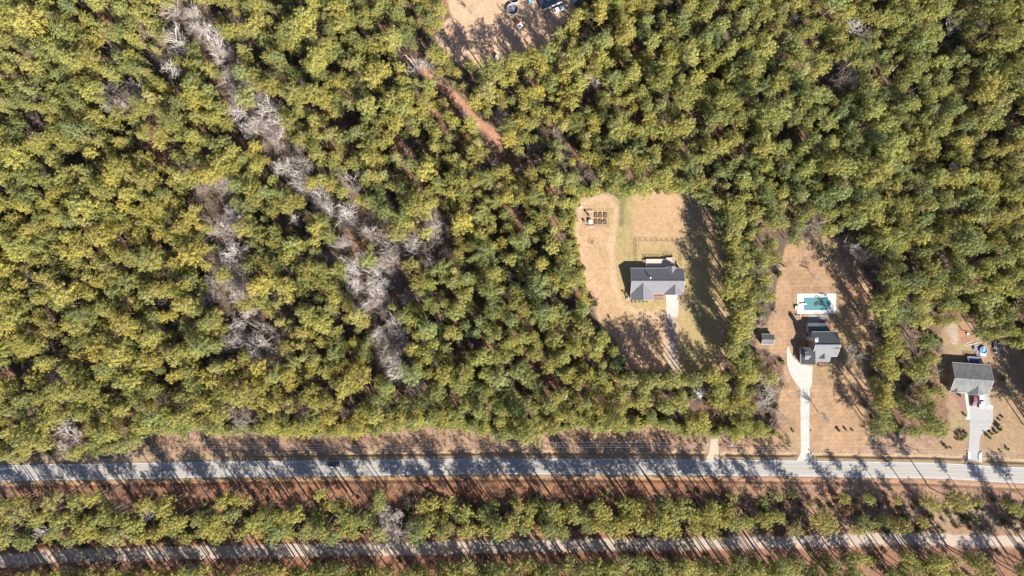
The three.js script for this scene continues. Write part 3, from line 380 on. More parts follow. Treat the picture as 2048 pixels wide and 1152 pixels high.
function railing(o, pts, y, h = 0.95, m = M.trim, gap = 1.6, th = 1) { for (let i = 1; i < pts.length; i++) { const [ax, az] = pts[i - 1], [bx_, bz] = pts[i], L = Math.hypot(bx_ - ax, bz - az), n = Math.max(1, Math.round(L / gap)); for (let k = 0; k <= n; k++) { if (k === n && i < pts.length - 1) continue; part(o, 'post', bx(0.12 * th, h, 0.12 * th, ax + (bx_ - ax) * k / n, y + h / 2, az + (bz - az) * k / n), m); } for (const hh of [0.35, 0.98]) part(o, 'rail', bar([ax, y + h * hh, az], [bx_, y + h * hh, bz], 0.05 * th, 0.05 * th, 4), m); } }

{ // the long grey ranch house
  const ox = X(1315, 3), oz = Z(567, 3), o = thing('ranch_house', 'long grey shingle house with two front gables and a rear deck', 'house', ox, 0, oz);
  const lx = (px, h = 3.2) => X(px, h) - ox, lz = (py, h = 3.2) => Z(py, h) - oz;
  const zN = lz(536.5), zS = lz(587.5), half = (zS - zN) / 2 - 0.4, cz = (zN + zS) / 2, xW = lx(1261.5), xE = lx(1367), eave = 2.8, k = 0.6;
  gable(o, { cx: (xW + xE) / 2, cz, along: 'x', len: xE - xW - 0.7, half, eave, rise: half * k, roof: M.roofGrey, wall: M.siding });
  { const a = lx(1262.2), b = lx(1306.5), hw = (b - a) / 2 - 0.4, s = lz(599.5); gable(o, { cx: (a + b) / 2, cz: (cz + s) / 2 + 0.5, along: 'z', len: s - cz - 1.35, half: hw, eave: 2.82, rise: hw * k, roof: M.roofGrey, wall: M.siding, ends: [0.9, 0.35] }); for (const dx of [-2, 1.6]) windowOn(o, (a + b) / 2 + dx, 1.5, s - 0.3, 1.4, 1.4, 's'); }
  { const a = lx(1327.5), b = lx(1366.5), hw = (b - a) / 2 - 0.4, s = lz(588.6); gable(o, { cx: (a + b) / 2 + 0.2, cz: (cz + s) / 2 + 0.4, along: 'z', len: s - cz - 1.2, half: hw, eave: 2.83, rise: hw * k, roof: M.roofGrey, wall: M.siding, ends: [0.6, 0.4] }); doorOn(o, 'garage_door', (a + b) / 2 - 1.2, 0.05, s - 0.42, 4.6, 2.2, 's', M.white); }
  { const a = lx(1333), b = lx(1352), hw = (b - a) / 2 - 0.3, n = lz(533.5); gable(o, { cx: (a + b) / 2, cz: (n + cz) / 2 - 0.3, along: 'z', len: cz - n - 1.2, half: hw, eave: 2.84, rise: hw * k * 1.15, over: 0.3, roof: M.roofGrey, wall: M.siding, ends: [0.3, 0.5] }); }
  const pipe = part(o, 'roof_vent', cyl(0.22, 0.2, 0.8, lx(1301, 5.5), 4.9, lz(555.8, 5), 10), M.white); part(pipe, 'vent_cap', cyl(0.36, 0.3, 0.16, lx(1301, 5.5), 5.7, lz(555.8, 5), 10), M.white);
  for (const [px, py] of [[1275, 580], [1320, 550], [1346, 547]]) part(o, 'vent_pipe', cyl(0.07, 0.07, 0.6, lx(px, 4.5), 4.3, lz(py, 4.5), 6), M.black);
  // porch
  const p0 = lx(1307.5, 0.4), p1 = lx(1328, 0.4), pz0 = lz(584, 0.4), pz1 = lz(594, 0.4);
  const porch = part(o, 'porch', bx(p1 - p0, 0.4, pz1 - pz0, (p0 + p1) / 2, 0.2, (pz0 + pz1) / 2), M.redWood); for (let i = 0; i < 3; i++) part(porch, 'step', bx(p1 - p0 - 0.3, 0.3 - i * 0.1, 0.35, (p0 + p1) / 2, 0.15 - i * 0.05, pz1 + 0.18 + i * 0.36), M.redWood);
  railing(porch, [[p0 + 0.1, pz1 - 0.1], [p1 - 0.1, pz1 - 0.1]], 0.4, 0.9, M.trim, 0.8); doorOn(o, 'door', (p0 + p1) / 2 + 0.5, 0.4, zS - 0.4, 1.0, 2.1, 's', M.redWood);
  // rear deck
  const d0 = lx(1291.5, 0.9), d1 = lx(1348.5, 0.9), dn = lz(518, 0.9), dm = lz(515, 0.9), ds = zN + 0.35;
  const deck = part(o, 'deck', bx(d1 - d0, 0.16, ds - dn, (d0 + d1) / 2, 0.82, (dn + ds) / 2), M.deckWood); part(deck, 'deck_step', bx(3.3, 0.15, dn - dm, d1 - 1.65, 0.81, (dn + dm) / 2 - 0.003), M.deckWood);
  for (let x = d0 + 0.3; x < d1; x += 2.6) part(deck, 'deck_leg', bx(0.14, 0.74, 0.14, x, 0.37, dn + 0.15), M.darkWood);
  railing(deck, [[d0 + 0.08, ds - 0.4], [d0 + 0.08, dn + 0.08], [d1 - 3.4, dn + 0.08], [d1 - 3.4, dm + 0.08], [d1 - 0.08, dm + 0.08], [d1 - 0.08, ds - 0.4]], 0.9, 0.95, M.deckWood, 1.5);
  for (let i = 0; i < 4; i++) part(deck, 'stair', bx(0.34, 0.16, 1.5, d0 - 0.18 - i * 0.34, 0.66 - i * 0.19, dn + 1.0), M.deckWood);
  for (const px of [1300, 1318, 1330]) windowOn(o, lx(px), 1.7, zN + 0.4, 1.4, 1.2, 'n'); windowOn(o, xW + 0.35, 1.6, cz + 1, 1.2, 1.2, 'w'); windowOn(o, xW + 0.35, 1.6, cz - 2.5, 1.2, 1.2, 'w');
  const ac = thing('air_conditioner', 'grey air conditioner box at the west wall of the long grey house', 'air conditioner', X(1255), 0, Z(597)); part(ac, 'case', bx(0.9, 0.8, 0.9, 0, 0.4, 0, 0, 0.05), M.white); part(ac, 'fan_grille', cyl(0.34, 0.34, 0.03, 0, 0.8, 0, 14), M.black);
}
{ // the two storey house beside the pool
  const ox = X(1645, 0), oz = Z(690, 0), o = thing('pool_house', 'two storey grey roofed house with tall white topped chimney below the pool', 'house', ox, 0, oz);
  const P = (a, b, h) => [X(1570 + a / 6.776, h) - ox, Z(570 + b / 6.776, h) - oz];
  const [xW, zN] = P(368, 637, 4.6), [xE, zS] = P(712, 968, 4.6), half = (zS - zN) / 2 - 0.35, cz = (zN + zS) / 2, len = xE - xW - 0.6;
  gable(o, { cx: (xW + xE) / 2, cz, along: 'x', len, half, eave: 4.4, rise: 3.3, over: 0.35, ends: [0.3, 0.3], roof: M.roofDark, wall: M.tanSiding });
  const m = 3.3 / half, roofY = (z) => 4.4 + 3.3 + 0.2 - m * Math.abs(z - cz);
  { // front part under the continued roof
    const [a] = P(388, 1000, 3), [b] = P(606, 1000, 3), z1 = P(0, 1045, 3)[1], z0 = zS - 0.2, y0 = roofY(z0) - 0.004; part(o, 'roof_slope', slab([[a, y0, z0], [b, y0, z0], [b, y0 - m * (z1 - z0) * 0.75, z1], [a, y0 - m * (z1 - z0) * 0.75, z1]], 0.17), M.roofDark);
    part(o, 'wall', bx(b - a - 0.6, y0 - 1.2, z1 - z0 - 0.6, (a + b) / 2, (y0 - 1.2) / 2, (z0 + z1) / 2 - 0.3), M.tanSiding); }
  { // dormer gable on the south slope
    const [cx] = P(545, 0, 6), z0 = P(0, 880, 6)[1], z1 = P(0, 995, 5.4)[1]; gable(o, { cx, cz: (z0 + z1) / 2, along: 'z', len: z1 - z0, half: 1.55, eave: roofY(z1) + 0.15, rise: 1.25, over: 0.25, ends: [0.6, 0.2], roof: M.roofDark, wall: M.tanSiding, cap: false }); windowOn(o, cx, roofY(z1) + 0.5, z1, 1.1, 0.8, 's'); }
  { // garage wing on the west
    const [a, z0] = P(222, 842, 3.2), [, z1] = P(222, 1068, 3.2), b = xW + 0.6, y1 = 6.3, y0 = 2.7; part(o, 'wall', bx(b - a - 0.5, 3.0, z1 - z0 - 0.6, (a + b) / 2 + 0.25, 1.5, (z0 + z1) / 2), M.tanSiding);
    part(o, 'roof_slope', slab([[b, y1, z0], [b, y1, z1], [a, y0, z1], [a, y0, z0]], 0.18), M.roofDark); part(o, 'gutter', bx(0.12, 0.14, z1 - z0, a - 0.065, y0 - 0.1, (z0 + z1) / 2), M.trim);
    for (const zz of [z0 + 0.35, z1 - 0.35]) { const s = new THREE.Shape([[a + 0.5, 2.9], [b, 2.9], [b, y1 - 0.2], [a + 0.5, y0 - 0.02]].map((p) => new THREE.Vector2(...p))); const g = new THREE.ExtrudeGeometry(s, { depth: 0.12, bevelEnabled: false }); g.translate(0, 0, zz - 0.06); part(o, 'gable_wall', g, M.tanSiding); }
    const [dx, dz] = P(318, 957, 4.6); gable(o, { cx: dx, cz: dz, along: 'x', len: 2.3, half: 1.15, eave: 4.6, rise: 0.6, over: 0.25, ends: [0.25, 0.6], roof: M.roofDark, wall: M.tanSiding, cap: false });
    for (const zz of [(z0 + z1) / 2 - 1.6, (z0 + z1) / 2 + 1.6]) doorOn(o, 'garage_door', a + 0.5, 0.06, zz, 2.5, 2.2, 'w', M.white); }
  { const [c0x, c0z] = P(292, 722, 0), g = part(o, 'chimney', bx(0.95, 9.0, 1.5, xW - 0.2, 4.5, c0z), M.siding); part(g, 'chimney_cap', bx(1.15, 0.3, 1.7, xW - 0.2, 9.15, c0z), M.white); part(g, 'flue', cyl(0.22, 0.22, 0.45, xW - 0.2, 9.3, c0z - 0.3, 10), M.black); }
  { // sunroom behind
    const [a, z0] = P(318, 515, 2.6), [b] = P(560, 515, 2.6), z1 = zN + 0.35; part(o, 'wall', bx(b - a - 0.4, 2.1, z1 - z0 - 0.2, (a + b) / 2, 1.05, (z0 + z1) / 2 + 0.1), M.siding); const rf = part(o, 'metal_roof', slab([[a, 2.7, z1], [b, 2.7, z1], [b, 2.25, z0], [a, 2.25, z0]], 0.1), mat(0.06, 0.07, 0.08, 0.55)); for (let i = 1; i < 6; i++) part(rf, 'seam', slab([[a + (b - a) * i / 6 - 0.04, 2.76, z1], [a + (b - a) * i / 6 + 0.04, 2.76, z1], [a + (b - a) * i / 6 + 0.04, 2.31, z0], [a + (b - a) * i / 6 - 0.04, 2.31, z0]], 0.07), mat(0.1, 0.11, 0.125, 0.55)); }  // metal roof colour darkened to stand in for the main house shadow over it
  { const [a, z0] = P(455, 1055, 0.3), [b, z1] = P(575, 1110, 0.3); const st = part(o, 'front_steps', bx(b - a, 0.35, z1 - z0, (a + b) / 2, 0.175, (z0 + z1) / 2), M.redWood); railing(st, [[a, z1], [b, z1 - 0.5], [b + 0.4, z0]], 0.35, 0.9, M.darkWood, 0.9); }
  { const [a, z0] = P(480, 482, 0.5), [b, z1] = P(600, 520, 0.5); const d = part(o, 'back_steps', bx(b - a, 0.5, z1 - z0, (a + b) / 2, 0.25, (z0 + z1) / 2), M.darkWood); railing(d, [[a, z1], [a, z0], [b, z0], [b, z1]], 0.5, 0.9, M.darkWood, 1); }
  for (const [px, py] of [[1608.5, 669], [1608.5, 675]]) { const ac = thing('air_conditioner', py < 672 ? 'upper of two air conditioners beside the pool house wall' : 'lower of two air conditioners beside the pool house wall', 'air conditioner', X(px), 0, Z(py)); part(ac, 'case', bx(0.85, 0.85, 0.85, 0, 0.425, 0, 0, 0.05), M.white); part(ac, 'fan_grille', cyl(0.33, 0.33, 0.03, 0, 0.85, 0, 14), M.black); }
}
{ // pool with its deck, cover and fence
  const deck = planPoly([[1594, 587], [1672, 587], [1672, 627], [1594, 628]]), hole = [[1607.5, 595], [1656, 595], [1656, 600], [1660.5, 600], [1660.5, 615], [1656, 615], [1656, 620.3], [1607.5, 620.3]];
  const s = new THREE.Shape(deck.map(([x, z]) => new THREE.Vector2(x, -z))); s.holes.push(new THREE.Path(planPoly(hole).map(([x, z]) => new THREE.Vector2(x, -z))));
  const g = new THREE.ExtrudeGeometry(s, { depth: 0.2, bevelEnabled: false }); g.rotateX(-Math.PI / 2); g.translate(0, -0.08, 0); uvXZ(g); struct('pool_deck', g, M.whiteConcrete);
  const cx = X(1634), cz = Z(607.7), c = thing('pool_cover', 'teal winter cover stretched over the swimming pool', 'pool cover', cx, 0, cz); const ring = planPoly(hole.map(([a, b]) => [a, b])).map(([x, z]) => [(x - cx) * 0.997, (z - cz) * 0.995]); part(c, 'sheet', sheet(ring, 0.09, 0.06), M.teal);
  part(c, 'mesh_panel', bx(1.35, 0.02, 1.6, X(1631) - cx, 0.106, 0), M.black); const rg = new THREE.TorusGeometry(0.55, 0.2, 8, 20); rg.rotateX(Math.PI / 2); rg.scale(1, 0.3, 1); rg.translate(X(1638) - cx, 0.13, 0); part(c, 'drain_ring', rg, M.darkWood);
  const db = thing('diving_board', 'white diving board at the left end of the covered pool', 'diving board', X(1604), 0.12, Z(607.5)); part(db, 'board', bx(2.6, 0.06, 0.5, 0.4, 0.5, 0.1, 0, 0.02), M.white); part(db, 'stand', bx(0.4, 0.47, 0.4, -0.6, 0.235, 0.1), M.steel); part(db, 'handrail', merge([bar([-1.3, 0, -0.4], [-1.3, 0.9, -0.4], 0.03), bar([-1.3, 0.9, -0.4], [0.3, 0.9, -0.4], 0.03), bar([0.3, 0.9, -0.4], [0.3, 0, -0.4], 0.03)]), M.redWood);
  const box = thing('pool_box', 'white storage box at the lower left corner of the pool deck', 'storage box', X(1593.5), 0.0, Z(615)); part(box, 'body', bx(1.7, 0.75, 1.3, 0, 0.375, 0, 0, 0.05), M.white); part(box, 'lid', bx(1.8, 0.1, 1.4, 0, 0.8, 0, 0, 0.04), M.white);
  const f = thing('pool_fence', 'thin dark metal fence around the white pool deck', 'fence', X(1586), 0, Z(581)); const q = planPoly([[1586, 581], [1676, 581], [1676, 629.5], [1586, 629.5], [1586, 581]]).map(([x, z]) => [x - X(1586), z - Z(581)]); railing(f, q, 0, 1.1, M.black, 2.4, 0.4);
  for (const [px, py, l] of [[1593, 630.5, 'leftmost white chair below the pool deck'], [1599, 631, 'middle white chair below the pool deck']]) chairAt(px, py, l);
}
function chairAt(px, py, label) { const o = thing('patio_chair', label, 'chair', X(px), 0, Z(py), px); part(o, 'seat', bx(0.6, 0.06, 0.6, 0, 0.42, 0, 0, 0.02), M.white); part(o, 'backrest', bx(0.6, 0.55, 0.06, 0, 0.72, -0.28, 0, 0.02), M.white); for (const [x, z] of [[-0.25, -0.25], [0.25, -0.25], [-0.25, 0.25], [0.25, 0.25]]) part(o, 'leg', cyl(0.03, 0.03, 0.4, x, 0, z, 6), M.white); }
{ // the brick house
  const ox = X(1941, 3), oz = Z(757, 3), o = thing('brick_house', 'brick house with streaked grey gable roof beside two parked cars', 'house', ox, 0, oz, -4.2 * Math.PI / 180);
  const W = 7.9, half = 5.7; gable(o, { cx: 0, cz: 0, along: 'x', len: W * 2 - 0.5, half, eave: 2.9, rise: 2.5, roof: M.roofBrownGrey, wall: M.brick });
  { const hw = 3.0, z1 = half + 0.55; gable(o, { cx: 2.55, cz: (z1 + 1.6) / 2, along: 'z', len: z1 - 1.6, half: hw, eave: 2.93, rise: hw * 2.5 / half, roof: M.roofBrownGrey, wall: M.brick, ends: [0.4, 0.3] }); doorOn(o, 'garage_door', 2.2, 0.06, z1 + 0.01, 4.8, 2.2, 's', M.white); }
  { const hw = 1.5, z1 = half + 0.25; gable(o, { cx: -5.75, cz: (z1 + 3) / 2, along: 'z', len: z1 - 3, half: hw, eave: 2.96, rise: hw * 2.5 / half, roof: M.roofBrownGrey, wall: M.brick, ends: [0.4, 0.3] }); windowOn(o, -5.75, 1.5, z1, 1.4, 1.3, 's'); }
  for (const z of [-2.5, 2.6]) windowOn(o, -7.65, 1.6, z, 1.0, 1.3, 'w'); windowOn(o, -7.65, 4.4, 0, 0.8, 0.8, 'w'); doorOn(o, 'door', -2.2, 0.1, half, 1.0, 2.1, 's', M.redWood);
  const dk = part(o, 'deck', bx(6.2, 0.16, 3.1, 2.4, 0.9, -7.55), mat(0.035, 0.05, 0.09, 0.6)); railing(dk, [[-0.6, -6.2], [-0.6, -9.0], [5.4, -9.0], [5.4, -6.2]], 0.98, 1.0, M.trim, 1.5); for (const x of [-0.5, 2.4, 5.3]) part(dk, 'deck_leg', bx(0.14, 0.82, 0.14, x, 0.41, -8.95), M.darkWood);
  for (const [x, z] of [[0.3, -6.6], [1.9, -6.7]]) part(o, 'vent_pipe', cyl(0.08, 0.08, 0.5, x, 5.0, z + 4.6, 6), M.black);
}
{ // round pool and litter behind the brick house
  const p = thing('splash_pool', 'bright blue round paddling pool behind the brick house', 'pool', X(1965), 0, Z(700)); part(p, 'wall', (() => { const g = new THREE.CylinderGeometry(1.45, 1.5, 0.75, 28, 1, true); g.translate(0, 0.375, 0); return g; })(), mat(0.06, 0.30, 0.72, 0.5, { side: THREE.DoubleSide })); const rim = new THREE.TorusGeometry(1.45, 0.09, 8, 30); rim.rotateX(Math.PI / 2); rim.translate(0, 0.75, 0); part(p, 'rim', rim, mat(0.35, 0.55, 0.8, 0.5)); part(p, 'water', cyl(1.4, 1.4, 0.04, 0, 0.5, 0, 28), M.water); part(p, 'float_ring', (() => { const g = new THREE.TorusGeometry(0.45, 0.16, 8, 18); g.rotateX(Math.PI / 2); g.translate(0.15, 0.62, -0.1); return g; })(), M.white);
  const wbt = thing('water_slide_mat', 'light blue and white mat lying below the blue round pool', 'mat', X(1966), 0, Z(708.5), -0.2); part(wbt, 'mat_sheet', bx(2.6, 0.12, 1.0, 0, 0.06, 0, 0, 0.05), mat(0.35, 0.6, 0.8, 0.6)); part(wbt, 'bolster', bx(2.4, 0.3, 0.35, 0, 0.17, 0.5, 0, 0.1), M.white);
  const tb = thing('swan_float', 'white curved pool float on the dark deck of the brick house', 'pool float', X(1961.5, 1), 0.98, Z(724.5, 1)); part(tb, 'ring', (() => { const g = new THREE.TorusGeometry(0.6, 0.2, 8, 20, 4.4); g.rotateX(Math.PI / 2); g.translate(0, 0.2, 0); return g; })(), M.white); part(tb, 'cushion', bx(1.4, 0.16, 0.35, 0.2, 0.1, 0.3, 0.2, 0.06), M.white);
  const ld = thing('deck_stair', 'pale stair running from the dark deck to the blue pool', 'stair', X(1955), 0, Z(711), 0.35); for (const x of [-0.4, 0.4]) part(ld, 'stringer', bar([x, 0.9, 1.3], [x, 0.05, -1.6], 0.06, 0.06, 4), M.trim); for (let i = 0; i < 5; i++) part(ld, 'tread', bx(0.76, 0.05, 0.28, 0, 0.86 - i * 0.17, 1.05 - i * 0.58), M.trim);
  const r = rngOf(9);
  const spots = [[1932, 687, 'long'], [1938, 684, 'mid'], [1944, 688, 'short'], [1950, 686, 'wide'], [1954, 690, 'thin'], [1936, 690, 'lower'], [1948, 692, 'lowest'], [1957, 685, 'end']];
  for (const [px, py, w] of spots) { const L = 1.4 + 1.6 * r(), b = thing('scrap_board', `white scrap board in the pile above the brick house, ${w} one`, 'board', X(px), 0, Z(py), (r() - 0.5) * 0.9, undefined); b.userData.label = 'white scrap board in the pile of lumber behind the brick house'; b.userData.group = 'boards in the lumber pile'; part(b, 'plank', bx(L, 0.12, 0.28, 0, 0.08, 0), M.white); part(b, 'batten', bx(L * 0.8, 0.08, 0.1, 0.1, 0.18, 0.05), M.trim); }
  for (const [px, py, s, m, l] of [[1957, 674.5, 1.1, M.white, 'white crate under the pine behind the brick house'], [1934, 668, 0.8, M.white, 'small white crate beside the red earth behind the brick house'], [1948, 697, 1.0, M.blue, 'dark blue crate left of the round blue pool'], [1991, 704.5, 1.0, M.white, 'white crate below the rusty metal rack']]) { const c = thing('crate', l, 'crate', X(px), 0, Z(py), px); part(c, 'body', bx(s, s * 0.7, s * 0.8, 0, s * 0.35, 0, 0, 0.04), m); part(c, 'lid', bx(s * 1.06, 0.08, s * 0.86, 0, s * 0.7 + 0.04, 0), m); }
  const rk = thing('metal_rack', 'dark trailer frame with pale rails right of the blue pool', 'trailer', X(1994), 0, Z(691), 0.05); for (const x of [-1.7, -0.9, 0, 0.9, 1.7]) part(rk, 'rail', bx(0.12, 0.12, 3.3, x, 0.75, 0), x === -0.9 || x === 1.7 ? M.trim : M.steel); part(rk, 'bed', bx(3.4, 0.08, 3.0, 0, 0.6, 0), M.darkWood); for (const x of [-1.75, 1.75]) { const w = new THREE.CylinderGeometry(0.32, 0.32, 0.2, 16); w.rotateZ(Math.PI / 2); w.translate(x, 0.32, 0.2); part(rk, 'wheel', w, M.tire); } part(rk, 'drawbar', bar([0, 0.6, 1.6], [0, 0.4, 2.6], 0.06), M.steel);
  for (const [px, py, l] of [[1936.5, 912, 'white curved gate pillar left of the asphalt driveway mouth'], [1960, 914, 'white curved gate pillar right of the asphalt driveway mouth']]) { const c = thing('gate_wall', l, 'gate wall', X(px), 0, Z(py), 0); const s = px < 1950 ? 1 : -1; const sh = new THREE.Shape(); sh.moveTo(-0.7 * s, -2.1); sh.quadraticCurveTo(0.9 * s, -1.9, 0.7 * s, 0); sh.quadraticCurveTo(0.9 * s, 1.9, -0.6 * s, 2.1); sh.quadraticCurveTo(0.15 * s, 1.2, 0.05 * s, 0); sh.quadraticCurveTo(0.15 * s, -1.2, -0.7 * s, -2.1); const g = new THREE.ExtrudeGeometry(sh, { depth: 0.45, bevelEnabled: true, bevelSize: 0.06, bevelThickness: 0.06, bevelSegments: 2 }); g.rotateX(-Math.PI / 2); g.translate(0, -0.1, 0); part(c, 'curved_wall', g, M.white); part(c, 'headwall', bx(0.9, 0.9, 2.6, 0, 0.05, 0), M.whiteConcrete); }
}
{ // small shed between the woods and the pool house
  const o = thing('garden_shed', 'small dark roofed shed at the wood edge left of the pool house', 'shed', X(1531.5), 0, Z(678), -0.03); gable(o, { cx: 0, cz: 0, along: 'x', len: 4.6, half: 1.9, eave: 2.2, rise: 1.0, over: 0.25, ends: [0.25, 0.25], roof: M.shedRoof, wall: M.redWood }); doorOn(o, 'door', 0, 0, 1.9, 1.4, 1.9, 's', M.darkWood);
}
// ------------------------------------------------------------------ vehicles
function vehicle(name, label, category, px, py, turn, paint, o = {}) {
  const { L = 4.6, W = 1.85, kind = 'suv' } = o, t = thing(name, label, category, X(px), o.y ?? 0.06, Z(py), turn), pm = new THREE.MeshPhysicalMaterial({ color: new THREE.Color(...paint), roughness: 0.35, clearcoat: 0.8, clearcoatRoughness: 0.08, metalness: 0.1 });
  const a = L / 2, prof = kind === 'pickup' ? [[-a, 0.45], [-a, 1.05], [-0.3, 1.05], [0.0, 1.02], [a - 0.15, 0.98], [a, 0.8], [a, 0.4]] : [[-a, 0.4], [-a + 0.05, 1.0], [-a + 0.5, 1.08], [0.9, 1.02], [a - 0.3, 0.88], [a, 0.7], [a, 0.38]];
  const ext = (pts, w, b) => { const g = new THREE.ExtrudeGeometry(new THREE.Shape(pts.map((p) => new THREE.Vector2(...p))), { depth: w - 2 * b, bevelEnabled: true, bevelSize: b, bevelThickness: b, bevelSegments: 2 }); g.translate(0, 0, -(w - 2 * b) / 2); return g; };
  part(t, 'body', ext(prof, W, 0.08), pm);
  const cab = kind === 'pickup' ? [[-0.55, 1.0], [-0.35, 1.62], [0.55, 1.64], [1.15, 1.02]] : [[-a + 0.25, 1.02], [-a + 0.6, 1.55], [0.25, 1.6], [1.05, 1.03]];
  part(t, 'cabin', ext(cab, W * 0.88, 0.08), M.glass); const x0 = cab[1][0] + 0.08, x1 = cab[2][0] - 0.05; part(t, 'roof', bx(x1 - x0, 0.1, W * 0.8, (x0 + x1) / 2, cab[2][1] + 0.06, 0, 0, 0.04), pm);
  if (kind === 'pickup') { part(t, 'bed', bx(L / 2 - 0.85, 0.05, W * 0.78, -a / 2 - 0.35, 1.12, 0), o.bed ?? M.black); for (const s of [-1, 1]) part(t, 'bed_rail', bx(L / 2 - 0.8, 0.22, 0.1, -a / 2 - 0.35, 1.18, s * W * 0.44), pm); }
  for (const x of [-a * 0.62, a * 0.62]) for (const s of [-1, 1]) { const w = new THREE.CylinderGeometry(0.34, 0.34, 0.24, 18); w.rotateX(Math.PI / 2); w.translate(x, 0.34, s * (W / 2 - 0.06)); const wm = part(t, 'wheel', w, M.tire); const h = new THREE.CylinderGeometry(0.2, 0.2, 0.02, 12); h.rotateX(Math.PI / 2); h.translate(x, 0.34, s * (W / 2 + 0.07)); part(wm, 'rim', h, M.steel); }
  for (const s of [-1, 1]) { part(t, 'headlight', bx(0.12, 0.16, 0.4, a + 0.02, 0.72, s * W * 0.34, 0, 0.03), M.trim); part(t, 'taillight', bx(0.1, 0.2, 0.25, -a - 0.04, 0.85, s * W * 0.38, 0, 0.03), mat(0.35, 0.02, 0.02, 0.4)); part(t, 'mirror', bx(0.14, 0.14, 0.2, 0.85, 1.12, s * (W / 2 + 0.08), 0, 0.03), pm); }
  return t;
}
vehicle('parked_car', 'maroon car parked by the garage of the brick house', 'car', 1946, 801, -Math.PI / 2 + 0.03, [0.16, 0.03, 0.035], { W: 1.9, L: 4.7 });
vehicle('pickup_truck', 'white pickup truck parked right of the maroon car', 'pickup truck', 1960, 803, -Math.PI / 2 + 0.03, [0.5, 0.5, 0.5], { W: 2.0, L: 5.2, kind: 'pickup', bed: M.white });
vehicle('driving_car', 'dark blue car driving in the shaded upper lane of the road', 'car', 669, 927.5, Math.PI - 0.01, [0.02, 0.03, 0.055], { L: 4.7, y: 0.066 });
vehicle('woodland_truck', 'white pickup truck among the pines below the tan lawn', 'pickup truck', 1392, 786, -0.62, [0.5, 0.5, 0.52], { L: 5.4, W: 2.0, kind: 'pickup', y: 0.01, bed: M.steel });
vehicle('lot_car', 'white car beside the dark tarp canopy at the top edge', 'car', 1117, 20, 0.35, [0.45, 0.46, 0.48], { y: 0.01 });
vehicle('wood_car', 'silver car half hidden by pines near the red clay path', 'car', 1004, 225, -0.7, [0.35, 0.36, 0.39], { y: 0.01 });

// ------------------------------------------------------------------ sandy lot at the top
for (const [px, py, l, inner] of [[1025, 20.5, 'round white rimmed stock tank with grey bottom on the sandy lot', mat(0.12, 0.12, 0.14, 0.8)], [1028, -3, 'round white rimmed stock tank with brown bottom cut by the top edge', mat(0.12, 0.075, 0.03, 0.8)]]) {
  const o = thing('stock_tank', l, 'tank', X(px), 0, Z(py)); part(o, 'wall', (() => { const g = new THREE.CylinderGeometry(2.35, 2.35, 1.3, 40, 1, true); g.translate(0, 0.65, 0); return g; })(), mat(0.28, 0.27, 0.27, 0.6, { side: THREE.DoubleSide })); const rim = new THREE.TorusGeometry(2.35, 0.12, 8, 44); rim.rotateX(Math.PI / 2); rim.translate(0, 1.3, 0); part(o, 'rim', rim, mat(0.36, 0.36, 0.38, 0.5)); part(o, 'bottom', cyl(2.3, 2.3, 0.1, 0, 0.1, 0, 40), inner); }
